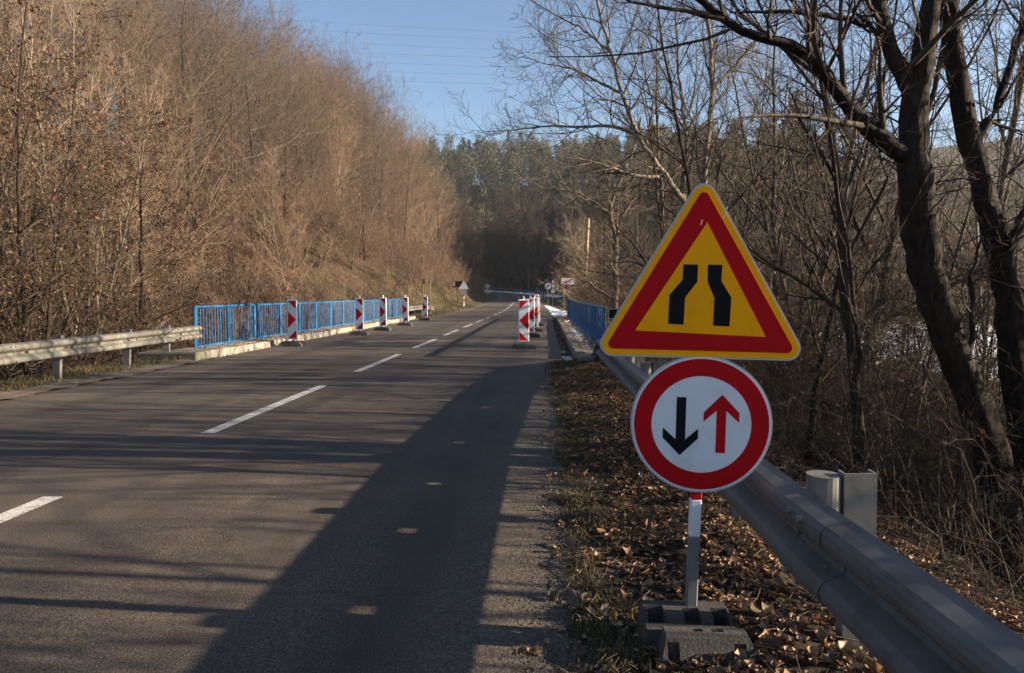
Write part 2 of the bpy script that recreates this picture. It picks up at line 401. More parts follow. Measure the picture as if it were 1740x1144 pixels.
def rz(x):  # crowned road surface height for the straight stretch
    o = x + 3.02; return .03 * (1 - (o / 3.4) ** 2) - .03
# centre line dashes
period = 4.87; s0 = 1.05
for k in range(-2, 22):
    a = s0 + k * period; b_ = a + (3.25 if k else 2.95); seg = []
    ys_ = np.linspace(a, b_, 7)
    mbv = []; mbf = []
    for j, yy in enumerate(ys_):
        i = int(np.argmin(np.abs(CL[:130, 1] - yy) if yy < 112 else np.abs(CL[:, 1] - yy)))
        cx = np.interp(yy, CL[:150, 1], CL[:150, 0]); cz = np.interp(yy, CL[:150, 1], CL[:150, 2])
        w = .065
        mbv += [(cx - w, yy, cz + .005), (cx + w, yy, cz + .005)]
    mbf = [(2 * j, 2 * j + 1, 2 * j + 3, 2 * j + 2) for j in range(6)]
    o = mk('road_marking', mesh_py('road_marking', mbv, mbf, M['paint_line'])); tag(o, None, None, 'centre line dashes', 'structure')
# solid far edge line on the bend
V = []; F = []; idx = [i for i in range(len(CL)) if CL[i, 1] > 113 and i < len(CL) - 20]
for j, i in enumerate(idx):
    for o in (-.06, .06):
        p = CL[i, :2] + CN[i] * o; V.append((p[0], p[1], CL[i, 2] + .006))
    if j: F.append((2 * j - 2, 2 * j - 1, 2 * j + 1, 2 * j))
tag(mk('road_marking', mesh_py('road_marking', V, F, M['paint_line'])), None, None, 'centre line dashes', 'structure')

# verge and shoulders (fine sheets over the terrain)
def vergez(X, Y): return -.012 + (.022 * wav(X, Y, 5.1) + .016 * wav(X, Y, 1.9, .7)) * ss(X, -.05, .35) + .05 * ss(X, .25, .9) - .62 * ss(X, .92, 2.4) + .012 * wav(X, Y, 13., .2) - .055 * (1 - ss(X, -.22, .34)) + (.007 * wav(X, Y, 4.3, 1.1) + .010 * wav(X, Y, 17, 2) + .006 * wav(X, Y, 41, 2)) * (1 - ss(X, .1, .4))
def verge_h(x, y): return float(vergez(np.array([x]), np.array([y]))[0])
VG = mk('verge', grid_mesh('verge', np.linspace(-.34, 2.5, 160), np.linspace(-2, 12.9, 420), vergez, M['ground'], lambda X, Y, Z: X * 0 - .3))
tag(VG, 'leaf strewn verge between the road and the guardrail', None, None, 'structure')
tag(mk('shoulder', grid_mesh('shoulder', np.linspace(-7.25, -6.45, 20), np.linspace(-2, 13.2, 200),
    lambda X, Y: -.01 + .015 * wav(X, Y, 6) + .012 * wav(X, Y, 15) - .02 * ss(-X, 6.9, 7.25), M['grit'])), 'gritty shoulder under the far guardrail', None, None, 'structure')

# snow lying outside the bend
V = []; F = []; idx = [i for i in range(len(CL)) if CL[i, 1] > 122 and i < len(CL) - 30]; so = [3.7, 4.4, 5.2, 6.3, 7.4, 8.6, 9.6]
for j, i in enumerate(idx):
    for q, o in enumerate(so):
        oo = o + .5 * math.sin(i * .9 + q) * (q in (0, 6)); p = CL[i, :2] + CN[i] * oo
        V.append((p[0], p[1], hz(p[0], p[1]) + (-.25 if q in (0, 6) else .28 + .12 * math.sin(i * 1.3 + q * 2))))
    if j:
        for q in range(6): b = (j - 1) * 7 + q; F.append((b, b + 1, b + 8, b + 7))
tag(mk('snow_bank', mesh_py('snow_bank', V, F, M['snow'], True)), 'bank of old snow on the outside of the shaded bend', 'snow')
# ------------------------------------------------------------------ bridge deck, walkways, kerbs
mb = MB(); mb.box(-7.62, 1.42, 13.3, 35.4, -.75, -.06)
tag(mb.build('bridge_deck', M['concrete_moss']), None, None, None, 'structure')
mb = MB(); mb.box(-7.58, -6.95, 13.35, 35.3, -.2, .115, .01)
LW = tag(mb.build('pavement', M['concrete']), 'narrow concrete walkway under the sunlit blue railing', None, None, 'structure')
mb = MB(); mb.box(.80, 1.38, 13.3, 35.3, -.2, .105, .01)
RW = tag(mb.build('pavement', M['concrete']), 'narrow concrete walkway beside the shaded blue railing', None, None, 'structure')
for side, x0, x1, par in ((-1, -6.94, -6.68, LW), (1, .60, .79, RW)):
    y = 13.35
    while y < 35.2:
        ln = rnd.uniform(.8, 1.05); ln = min(ln, 35.3 - y); t = rnd.uniform(-.012, .012)
        mb = MB(); mb.box(x0 + t, x1 + t, y, y + ln - .018, -.1, .12 + rnd.uniform(-.012, .012), .014)
        mb.build('kerb_stone', M['concrete'], par); y += ln
# rough end blocks of the two walkways
mb = MB(); mb.box(-7.85, -6.66, 12.75, 13.33, -.2, .13, .03)
tag(mb.build('end_block', M['concrete_moss']), 'mossy concrete block ending the walkway at the sunlit railing', 'concrete block')
mb = MB(); mb.box(.62, 1.62, 12.35, 13.28, -.2, .10, .04); mb.box(1.05, 1.75, 11.9, 12.33, -.3, .03, .04)
tag(mb.build('end_block', M['concrete_moss']), 'mossy broken concrete block where the shaded railing walkway begins', 'concrete block')

# ------------------------------------------------------------------ blue bridge railings
def railing(name, x, y0, posts, label, ztop=.97, zbot=.15, double=None, lean=0.0):
    r = tag(empty(name, (x, y0, 0)), label, 'railing')
    L = posts[-1]
    pm = MB(); pm.box(-.022, .022, -.045, .045, .10, ztop, .006); pme = pm.mesh('post', M['blue'])
    for k, p in enumerate(posts):
        o = mk('post', pme, r, (0, p, 0)); 
        if k == 0: o.rotation_euler = (RAD(-2.5), 0, 0)
    bm_ = MB(); bm_.cyl((0, 0, zbot), (0, 0, ztop - .02), .0105, n=6, cap=False); bme = bm_.mesh('baluster', M['blue'])
    for a, b in zip(posts[:-1], posts[1:]):
        if b - a < .3: continue
        n = max(2, int(round((b - a) / .125)))
        for i in range(1, n):
            mk('baluster', bme, r, (rnd.uniform(-.002, .002), a + (b - a) * i / n, 0), (rnd.uniform(-.006, .006), rnd.uniform(-.006, .006), 0))
    tr = MB(); br = MB()
    for a, b in zip(posts[:-1], posts[1:]):
        if b - a < .3: continue
        w1 = rnd.uniform(-.006, .006)
        tr.box(-.034, .034, a - .02, b - .022, ztop - .012 + w1 * .3, ztop + .034 + w1 * .3, .005)
        br.box(-.025, .025, a + .046, b - .046, zbot - .035, zbot, .004)
    tr.build('top_rail', M['blue'], r); br.build('bottom_rail', M['blue'], r)
    return r
posts = [0, 1.55, 3.0, 3.22] + [3.22 + 1.5 * k for k in range(1, 13)]
railing('bridge_railing', -7.42, 14.15, posts, 'bright blue steel railing in full sun along the far side of the bridge')
posts = [0, 1.5, 3.0, 4.5, 6.0] + [6.2 + 1.52 * k for k in range(0, 11)]
railing('bridge_railing', 1.17, 13.35, posts, 'blue steel railing seen edge on beside the yellow triangle sign')

# ------------------------------------------------------------------ guardrails
PROF = [(.012, -.155), (.0, -.150), (-.060, -.135), (-.074, -.118), (-.078, -.095), (-.074, -.072), (-.060, -.055), (-.008, -.026), (0, -.015), (0, .015), (-.008, .026),
        (-.060, .055), (-.074, .072), (-.078, .095), (-.074, .118), (-.060, .135), (.0, .150), (.012, .155)]   # (offset towards road, z)
PROF = [(o, z * .88) for o, z in PROF]
def beam_mesh(name, p0, p1, face, mat, puff=0.0, slots=()):
    """W-beam between two points; face=+1 bulges to +x, -1 to -x.  Slots are real holes in the valley."""
    L = (Vector(p1) - Vector(p0)).length; cuts = {0.0, L}
    for s in slots: cuts |= {s - .035, s + .035}
    n = int(L / .5)
    for i in range(1, n): cuts.add(L * i / n)
    cuts = sorted(c for c in cuts if 0 <= c <= L)
    V = []; F = []; m = len(PROF)
    t = (Vector(p1) - Vector(p0)).normalized()
    for c in cuts:
        q = Vector(p0) + t * c
        for o, z in PROF:
            V.append((q.x + face * (-o) + face * puff, q.y, q.z + z * (1 + puff * 2)))
    for i in range(len(cuts) - 1):
        mid = (cuts[i] + cuts[i + 1]) / 2
        for k in range(m - 1):
            if k == 8 and any(abs(mid - s) < .03 for s in slots): continue
            F.append((i * m + k, i * m + k + 1, (i + 1) * m + k + 1, (i + 1) * m + k))
    me = mesh_py(name, V, F, mat); 
    return me
def guardrail(label, path, face, post_ys, mat, postmat, zc, seclen, cat='guardrail', spacer=True, lean=0.0, slot_step=1.0, zground=0.0):
    """path: list of (x,y) with linear interpolation"""
    px = np.array([p[0] for p in path]); py = np.array([p[1] for p in path]); pz = np.array([p[2] for p in path])
    r = tag(empty('guardrail', (0, 0, 0)), label, cat)
    X = lambda y: float(np.interp(y, py, px)); Z = lambda y: float(np.interp(y, py, pz))
    y = py[0]; k = 0
    while y < py[-1] - .05:
        y2 = min(y + seclen, py[-1]); ln = y2 - y
        sl = [s for s in np.arange(.35, ln - .2, slot_step)]
        me = beam_mesh('rail_beam', (X(y), y, Z(y) + zc), (X(y2), y2, Z(y2) + zc), face, mat, 0, sl)
        o = mk('rail_beam', me, r); md = o.modifiers.new('thickness', 'SOLIDIFY'); md.thickness = .004; md.offset = 0
        if k:
            sle = mk('overlap_plate', beam_mesh('overlap_plate', (X(y - .17), y - .17, Z(y) + zc), (X(y + .14), y + .14, Z(y) + zc), face, mat, .006), r)
            md = sle.modifiers.new('thickness', 'SOLIDIFY'); md.thickness = .004; md.offset = 0
            bb = MB()
            for yy in (-.1, -.04, .05, .1):
                for zz in (.03, -.03) if abs(yy) > .09 else (.1, -.1):
                    xx = X(y) + face * (.085 if abs(zz) > .05 else .02)
                    bb.cyl((xx - face * .012, y + yy, Z(y) + zc + zz), (xx + face * .012, y + yy, Z(y) + zc + zz), .012, n=8)
            bb.build('bolts', postmat, r)
        y = y2; k += 1
    # C-section posts
    pm = MB(); h = .64
    pm.box(-.055, .055, -.004, .004, -.9, h); pm.box(-.055, -.047, .0045, .05, -.9, h); pm.box(.047, .055, .0045, .05, -.9, h)
    pme = pm.mesh('post', postmat)
    sp = MB(); sp.cyl((0, 0, -.17), (0, 0, .17), .057, n=20); sme = sp.mesh('spacer', postmat, False)
    for yy in post_ys:
        zz = Z(yy); o = mk('post', pme, r, (X(yy) - face * .205, yy, zz), (RAD(rnd.uniform(-2, 2)) + lean, RAD(rnd.uniform(-1.5, 1.5)), RAD(rnd.uniform(-4, 4))))
        bo = MB(); bx = X(yy) + face * .001; bo.cyl((bx - face * .004, yy, zz + zc), (bx + face * .016, yy, zz + zc), .017, n=8); bo.build('bolt', postmat, r)
        if spacer: mk('spacer', sme, r, (X(yy) - face * .083, yy + .03, zz + zc + .015))
    return r
guardrail('grey galvanised guardrail running close behind the two road signs', [(1.12, -4, 0), (.98, 0, .0), (.935, 1.2, 0), (.88, 2.6, 0), (.86, 5, .0), (.90, 8.4, -.03), (.95, 11.5, -.09), (1.0, 13.1, -.42)], -1,
          [-2.9, -1.6, -.3, 1.02, 2.36, 3.7, 5.05, 6.4, 7.75, 9.1, 10.4, 11.7], M['galv'], M['galv_post'], .44, 3.1, slot_step=.92)
guardrail('weathered cream guardrail along the far edge before the blue railing', [(-7.0, -4, 0), (-6.95, 6, 0), (-7.05, 9, 0), (-7.2, 13.9, 0)], 1,
          [-2.5, -1, .5, 2, 3.5, 5.0, 6.6, 8.2, 9.8, 11.6, 12.95], M['galv_worn'], M['galv'], .46, 4.2, spacer=False, lean=RAD(-4), slot_step=.8)
guardrail('pale guardrail continuing beyond the far end of the blue railing', [(-7.3, 36.3, .0), (-7.2, 42, .02), (-7.6, 46.5, -.2)], 1,
          [36.8, 38.8, 40.8, 42.8, 44.8], M['galv_worn'], M['galv'], .46, 4.0, spacer=False, slot_step=5)
# dark guardrail on the outside of the far bend
V = []; F = []; r = tag(empty('guardrail', (1.5, 108, 0)), 'dark guardrail on the outside of the distant shaded bend', 'guardrail')
idx = [i for i in range(len(CL)) if 100 < CL[i, 1] < 143 and CL[i, 0] > -14]
for j, i in enumerate(idx):
    p = CL[i, :2] + CN[i] * 4.0
    for o, z in ((0, .44), (-.07, .52), (0, .59), (-.07, .67), (0, .75)):
        V.append((p[0] - 1.5 + o, p[1] - 108, CL[i, 2] + z))
    if j:
        for k in range(4): F.append(((j - 1) * 5 + k, (j - 1) * 5 + k + 1, j * 5 + k + 1, j * 5 + k))
mk('rail_beam', mesh_py('rail_beam', V, F, M['galv']), r)
pm = MB(); pm.box(-.05, .05, -.03, .03, -.6, .7); pme = pm.mesh('post', M['galv'])
for i in idx[::3]:
    p = CL[i, :2] + CN[i] * 4.1; mk('post', pme, r, (p[0] - 1.5, p[1] - 108, CL[i, 2]))

# ------------------------------------------------------------------ signs
def rounded(pts, rad, n=7):
    out = []; m = len(pts)
    for i in range(m):
        p0 = Vector(pts[i - 1]); p1 = Vector(pts[i]); p2 = Vector(pts[(i + 1) % m])
        a = (p0 - p1).normalized(); b = (p2 - p1).normalized(); ang = a.angle(b)
        dd = rad / math.tan(ang / 2); c = p1 + (a + b).normalized() * (rad / math.sin(ang / 2))
        s = p1 + a * dd; e = p1 + b * dd
        a0 = math.atan2(s.y - c.y, s.x - c.x); a1 = math.atan2(e.y - c.y, e.x - c.x)
        da = (a1 - a0 + math.pi) % (2 * math.pi) - math.pi
        out += [(c.x + rad * math.cos(a0 + da * k / n), c.y + rad * math.sin(a0 + da * k / n)) for k in range(n + 1)]
    return out
def tri_pts(S, rad, cz=0.0):
    """rounded equilateral triangle, overall width S (after rounding)"""
    side = S + 2 * rad * (math.sqrt(3) - 1)
    h = side * math.sqrt(3) / 2
    return rounded([(-side / 2, -h / 3 + cz), (side / 2, -h / 3 + cz), (0, 2 * h / 3 + cz)], rad)
def circ(r, n=72): return [(r * math.cos(2 * math.pi * i / n), r * math.sin(2 * math.pi * i / n)) for i in range(n)]
def layer(name, pts, y, mat, parent, label=None, th=.0012):
    m = MB(); m.plate(pts, -y, -y + th); o = m.build(name, mat, parent)
    if label: o['label'] = label
    return o
SY = 2.46
pc = at(1190.5, 492, SY)       # centroid-ish of the triangle
root = tag(empty('road_narrows_sign', (pc.x, SY, 0)), 'yellow triangular road narrows sign with red border above the round sign', 'road sign')
hold = mk('sign_panel', None, root); bpy.data.objects.remove(hold)
k = .7 / 672.0
def T(zx, zy): return ((zx - 387) * k, -(zy - 392) * k + 0.0)
tz = at(1189.5, 300 + 392 / 2.0425, SY).z
def facing(o, roll, yaw=0):
    o.rotation_euler = (0, RAD(roll), RAD(yaw))
panel = MB(); outer = tri_pts(.70, .044); mz = (max(p[1] for p in outer) + min(p[1] for p in outer)) / 2
ctr = (T(387, (35 + 628) / 2)[1]) - mz
def sh(pts, dz): return [(x, z + dz) for x, z in pts]
panel.plate(sh(outer, ctr), -.004, .012)
TP = panel.build('sign_panel', M['sign_back'], root); TP.location = (0, 0, tz); facing(TP, 1.0, -4)
layer('yellow_face', sh(tri_pts(.684, .038), ctr), .0054, M['sign_yellow'], TP)
layer('red_border', sh(tri_pts(.640, .018), ctr - .001), .0068, M['sign_red'], TP)
layer('yellow_face', [T(400, 166), T(170, 537), T(606, 549)], .0082, M['sign_yellow'], TP)
layer('road_symbol', [T(326, 308), T(374, 308), T(374, 366), T(335, 420), T(333, 513), T(281, 511), T(283, 412), T(325, 360)], .0096, M['sign_black'], TP)
layer('road_symbol', [T(407, 308), T(455, 308), T(453, 362), T(488, 418), T(485, 516), T(431, 514), T(433, 422), T(408, 365)], .0096, M['sign_black'], TP)
layer('scratch', [T(452, 153), T(463, 112), T(467, 114), T(449, 155)], .0092, M['sign_white'], TP)
layer('scratch', [T(377, 175), T(382, 157), T(385, 158), T(380, 176)], .0092, M['sign_white'], TP)
root2 = tag(empty('priority_sign', (at(1190.5, 721, SY).x, SY, 0)), 'round white sign with red ring and black and red arrows', 'road sign')
cz = at(1190.5, 721, SY).z
m = MB(); m.plate(circ(.249), -.004, .014)
CP = m.build('sign_panel', M['sign_back'], root2); CP.location = (0, 0, cz); facing(CP, 1.0, -4)
layer('white_face', circ(.244), .0054, M['sign_white'], CP)
layer('red_ring', circ(.2365), .0068, M['sign_red'], CP)
layer('white_face', circ(.1745), .0082, M['sign_white'], CP)
k2 = .5 / 480
def Q(zx, zy): return ((zx - 388) * k2, -(zy - 860) * k2)
layer('black_arrow', [Q(304, 767), Q(336, 767), Q(336, 914), Q(379, 875), Q(379, 909), Q(319, 969), Q(260, 910), Q(260, 875), Q(304, 914)], .0096, M['sign_black'], CP)
layer('red_arrow', [Q(456, 754), Q(515, 815), Q(515, 849), Q(471, 809), Q(471, 956), Q(439, 956), Q(439, 809), Q(396, 849), Q(396, 817)], .0096, M['sign_red'], CP)
# post: red and white above, plain zinc below
pt = at(1181, 838, SY + .035); pb = at(1172, 1045, SY + .035)
base_z = .105
dirv = (pb - pt); slope = dirv.x / dirv.z
r = tag(empty('sign_post', (pb.x, SY + .03, 0)), 'thin zinc post with red and white upper part carrying both signs', 'post')
def seg(z0, z1): 
    m = MB(); m.box(-.0195, .0195, -.0195, .0195, z0, z1, .004); return m
lz = 0.04; zg = at(1175, 915, SY).z; zw = at(1180, 851, SY).z
lean_y = math.atan(slope)
for z0, z1, mt, nm in ((lz, zg, 'zinc_post', 'lower_post'), (zg, zw, 'white_paint', 'white_band'), (zw, zw + .2, 'sign_red2', 'red_band'), (zw + .2, zw + .4, 'white_paint', 'white_band'), (zw + .4, zw + .6, 'sign_red2', 'red_band'), (zw + .6, 1.42, 'white_paint', 'white_band')):
    seg(z0, z1 - .0005).build(nm, M[mt], r, rot=(0, lean_y, 0))
# clamps behind panels
m = MB()
for z in (tz + .12, tz - .13, cz + .12, cz - .12): m.box(-.06, .06, -.012, .03, z - .018, z + .018, .003)
m.build('clamps', M['zinc_post'], r, loc=(-.01, -.0, 0))
# two-tier rubber foot plate
fx0, fx1 = .352, .715
fo = tag(empty('foot_plate', ((fx0 + fx1) / 2, 2.36, .0)), 'dusty grey rubber foot plate holding the sign post', 'foot plate')
def prism(mb_, prof, x0, x1, xi=0.0):
    """profile in (y,z) swept along x; xi narrows the top"""
    zt = max(p[1] for p in prof); n = len(prof)
    V = [(x0 + xi * p[1] / zt, p[0], p[1]) for p in prof] + [(x1 - xi * p[1] / zt, p[0], p[1]) for p in prof]
    F = [(i, (i + 1) % n, n + (i + 1) % n, n + i) for i in range(n)] + [tuple(range(n - 1, -1, -1)), tuple(range(n, 2 * n))]
    mb_.add(V, F)
W = (fx1 - fx0) / 2
m = MB(); prism(m, [(-.02, 0), (.165, 0), (.155, .105), (.04, .105), (.03, .080), (-.02, .080)], -W + .0, W - .03, .015)
b1 = m.build('rear_block', M['rubber'], fo)
m = MB(); prism(m, [(-.155, 0), (-.022, 0), (-.022, .094), (-.085, .094), (-.095, .09)], -W + .035, W + .01, .03)
b2 = m.build('front_block', M['rubber'], fo)
def cut(o, x0, x1, y0, y1, z0, z1, nm):
    c = MB(); c.box(x0, x1, y0, y1, z0, z1); co = c.build('cutter', None); co.location = fo.location
    md = o.modifiers.new(nm, 'BOOLEAN'); md.operation = 'DIFFERENCE'; md.object = co; md.solver = 'EXACT'; return co
cs = []
cs.append(cut(b1, -W + .022, -W + .085, .03, .115, .03, .2, 'a')); cs.append(cut(b1, -.03, .03, .02, .10, .06, .2, 'b')); cs.append(cut(b1, W - .11, W - .05, .02, .10, .03, .2, 'c'))
cs.append(cut(b2, -.02, .015, -.055, -.035, .05, .2, 'a')); cs.append(cut(b2, .045, .085, -.055, -.035, .05, .2, 'b'))
cs.append(cut(b2, -W + .065, -W + .105, -.2, -.098, .012, .078, 'c')); cs.append(cut(b2, W - .075, W - .035, -.2, -.098, .012, .078, 'd'))
bpy.context.view_layer.update()
dg = bpy.context.evaluated_depsgraph_get()
for o in (b1, b2):
    me = bpy.data.meshes.new_from_object(o.evaluated_get(dg)); o.modifiers.clear(); o.data = me
    if not me.materials: me.materials.append(M['rubber'])
for c in cs: bpy.data.objects.remove(c)

# striped warning boards
def board_root(x, y, mirror, label, yaw=0.0, lamp=False):
    r = tag(empty('warning_board', (x, y, rz(x)), RAD(yaw)), label, 'warning board', 'red and white warning boards along the bridge')
    z0 = .165
    m = MB(); m.box(-.125, .125, -.016, .016, z0, z0 + .98, .006); b = m.build('board', M['white_paint'], r)
    s = -1 if mirror else 1
    m = MB(); m.plate([(-.108, z0 + .022), (.108, z0 + .022), (.108, z0 + .958), (-.108, z0 + .958)], -.0175, -.0162)
    m.build('board_face', M['sign_white'], b)
    def tri(p):
        pts = [(s * x_, z0 + .98 - z_) for x_, z_ in p]
        m = MB(); m.plate(pts, -.019, -.0177); m.build('red_stripe', M['sign_red2'], b)
    tri([(-.104, .028), (.106, .028), (.106, .235)]); tri([(-.106, .285), (.104, .49), (-.106, .705)]); tri([(.106, .75), (.106, .952), (-.104, .952)])
    m = MB(); m.box(-.02, .02, .0165, .055, .1, z0 + 1.06, .004); m.build('post', M['white_paint'], r)
    m = MB(); prism(m, [(-.19, 0), (.19, 0), (.15, .115), (.06, .12), (-.06, .12), (-.15, .11)], -.29, .29, .07)
    m.box(-.035, .035, -.03, .08, .115, .135, .006)
    m.build('foot', M['rubber_dark'], r)
    for sx in (-1, 1):
        m = MB(); prism(m, [(-.2, 0), (-.05, 0), (-.07, .085), (-.16, .08)], sx * .24 - .05, sx * .24 + .05, .01); m.build('foot_lug', M['rubber'], r)
    if lamp:
        m = MB(); m.box(-.07, .07, -.03, .03, z0 + .99, z0 + 1.08, .01); m.build('lamp_box', M['white_paint'], r)
        m = MB(); m.box(-.05, .05, -.036, -.0305, z0 + 1.01, z0 + 1.05); m.build('lamp_glass', M['sign_black'], r)
    return r
L5 = [(497, 16.5, 'first striped board on the sunlit side, nearest the cream guardrail', -3), (611, 20.9, 'second striped board in front of the sunlit blue railing', 0),
      (651, 23.6, 'third striped board along the sunlit blue railing', -6), (689, 27.4, 'fourth striped board near the far end of the sunlit railing', -4), (722.5, 33.0, 'last striped board past the sunlit railing by the grass bank', -4)]
for px, Y, lb, yw in L5: board_root(at(px, 560, Y).x, Y, False, lb, yw)
board_root(at(890, 560, 15.9).x, 15.9, True, 'nearest striped board on the shaded side with arrow pointing left', 4)
board_root(at(901, 560, 20.1).x, 20.1, True, 'second board half hidden behind the nearest left pointing board', 2)
board_root(at(908.5, 560, 23.2).x, 23.2, True, 'third left pointing board in the overlapping row', 2)
board_root(at(912, 560, 27.5).x, 27.5, True, 'farthest board of the overlapping row with a small dark lamp box', 2, True)

# number plate by the railing
def textmesh(s, size, mat, parent, loc, rot, name='lettering', sx=1.0):
    c = bpy.data.curves.new(name, 'FONT'); c.body = s; c.size = size; c.extrude = .0015; c.align_x = 'CENTER'; c.align_y = 'CENTER'; c.offset = size * .02
    o = bpy.data.objects.new(name, c); COL.objects.link(o); bpy.context.view_layer.update()
    me = bpy.data.meshes.new_from_object(o.evaluated_get(bpy.context.evaluated_depsgraph_get())); bpy.data.objects.remove(o)
    me.materials.clear(); me.materials.append(mat)
    t = mk(name, me, parent, loc, rot); t.scale = (sx, 1, 1); return t
pp = at(1059, 533.5, 12.7)
r = tag(empty('number_plate', (pp.x, 12.7, 0)), 'small black plate numbered 526 partly behind the triangle sign', 'number plate')
m = MB(); m.box(-.26, .26, -.004, .004, pp.z - .085, pp.z + .085); p_ = m.build('plate', M['sign_black'], r)
fr = MB()
for a in ((-.27, .27, -.006, .003, pp.z + .0855, pp.z + .096), (-.27, .27, -.006, .003, pp.z - .096, pp.z - .0855), (-.27, -.2605, -.006, .003, pp.z - .085, pp.z + .085), (.2605, .27, -.006, .003, pp.z - .085, pp.z + .085)): fr.box(*a)
fr.build('frame', M['sign_white'], r)
textmesh('526', .15, M['sign_white'], r, (.0, -.006, pp.z), (RAD(90), 0, 0), 'number', 1.15)
m = MB(); m.box(-.02, .02, .005, .04, -.5, pp.z + .05); m.build('post', M['galv'], r)

# distant signs
def post_z(px, Y): return hz(at(px, 500, Y).x, Y)
def far_sign(name, label, px, Y, parts, ptop, postmat='galv', cat='road sign'):
    x = at(px, 500, Y).x; g = hz(x, Y) - .1
    r = tag(empty(name, (x, Y, g)), label, cat)
    m = MB(); m.cyl((0, .03, -.2), (0, .03, at(px, ptop, Y).z - g), .035, n=8); m.build('post', M[postmat], r)
    for kind, cx, cy, w, h, mt in parts:
        c = at(cx, cy, Y); X0 = c.x - x; Z0 = c.z - g; s = Y / FPX
        m = MB()
        if kind == 'rect': pts = [(-w / 2, -h / 2), (w / 2, -h / 2), (w / 2, h / 2), (-w / 2, h / 2)]
        elif kind == 'circ': pts = [(w / 2 * math.cos(a * math.pi / 12), w / 2 * math.sin(a * math.pi / 12)) for a in range(24)]
        elif kind == 'tri': pts = rounded([(-w / 2, -h / 2), (w / 2, -h / 2), (0, h / 2)], w * .05, 3)
        elif kind == 'diag': pts = [(-w / 2, -h / 2), (-w / 2 + 2.2, -h / 2), (w / 2, h / 2 - 1), (w / 2, h / 2), (w / 2 - 2.2, h / 2), (-w / 2, -h / 2 + 1)]
        dy = {'0': 0, '1': -.02, '2': -.04}[mt[0]]
        m.plate([(X0 + a * s, Z0 + b * s) for a, b in pts], dy - .012, dy); m.build('sign_panel' if mt[0] == '0' else 'sign_face', M[mt[1:]], r)
    return r
far_sign('end_of_town_sign', 'white rectangular end of town sign crossed by a red diagonal', 958, 74, [('rect', 965, 478, 22, 11, '0sign_white'), ('rect', 965, 479, 10, 3, '1sign_back'), ('diag', 965, 478, 21, 10, '2sign_red')], 478)
far_sign('round_sign', 'small round white sign with a dark slash beside the shaded bend', 931, 86, [('circ', 931, 486.5, 10, 10, '0sign_white'), ('diag', 931, 486.5, 5, 5, '1sign_black')], 486)
far_sign('stacked_sign', 'red triangle above a blue disc and white plate on one post', 939, 80, [('tri', 940, 478, 9, 8, '0sign_red'), ('tri', 940, 477.8, 5, 4.5, '1sign_white'), ('rect', 940, 486.5, 8, 8, '0sign_blue'), ('circ', 940, 486.5, 4, 4, '1sign_white'), ('rect', 939.5, 495, 6, 6, '0sign_white')], 476)
far_sign('warning_triangle', 'faint red triangle sign in the dark behind the stacked signs', 949, 96, [('tri', 949, 486, 9, 8, '0sign_red'), ('tri', 949, 485.8, 5, 4, '1sign_back')], 484)
r = far_sign('signpost', 'grey back of a triangular sign with a plate on a striped post', 788, 61, [('tri', 788, 484, 17.7, 15, '1white_paint'), ('rect', 788, 496.5, 10.5, 8.5, '0sign_back')], 480, 'white_paint')
m = MB()
for z in (.75, 1.15): m.cyl((0, .028, z), (0, .028, z + .18), .038, n=8)
m.build('red_band', M['sign_red'], r)
far_sign('direction_board', 'dark rectangular direction board with a light edge behind the sign back', 777, 68, [('rect', 780, 483, 18, 10, '0sign_black'), ('rect', 772.2, 482.5, 2.2, 7, '1sign_back')], 480, 'sign_black')
far_sign('round_sign', 'grey back of a round sign with a plate by the dark bend', 828, 100, [('circ', 828, 486.5, 8, 8, '0sign_back'), ('rect', 828, 495, 9, 7, '0sign_back')], 486)
far_sign('slim_sign', 'slim post with a small sign seen edge on by the grassy bank', 731, 42, [('rect', 733.5, 475, 3, 9, '0sign_back')], 470)
far_sign('slim_sign', 'thin faint post with a narrow plate nearest the hillside scrub', 719, 44, [('rect', 720, 478, 3, 9, '0twig_grey')], 473)

# utility pole
p0 = at(991.5, 512, 58); p1 = at(1000, 371, 58)
r = tag(empty('utility_pole', (p0.x, 58, hz(p0.x, 58) - .2)), 'leaning sunlit wooden utility pole rising behind the end of town sign', 'pole')
m = MB(); m.cyl((0, 0, 0), (p1.x - p0.x, 0, p1.z - r.location.z), .15, .11, n=12); m.build('pole_shaft', M['wood_pole'], r, smooth=True)
# overhead power lines high in the sky
for i, (ya, yb) in enumerate([(26, 60), (42, 72), (60, 90), (78, 102), (92, 118), (110, 130), (124, 146)]):
    a = at(380, ya, 165); b = at(1010, yb, 185); m = MB(); prev = None
    for q in range(25):
        t = q / 24; p = a.lerp(b, t * 1.6 - .3); p.z += -(.25 - (t - .5) ** 2) * 4 + .5
        if prev is not None: m.cyl(prev, p, .02, n=4, cap=False)
        prev = p
    o = m.build('power_line', M['wire']); tag(o, 'thin power line crossing the sky, number %s from the top' % ['one', 'two', 'three', 'four', 'five', 'six', 'seven'][i], 'power line', 'power lines across the sky')
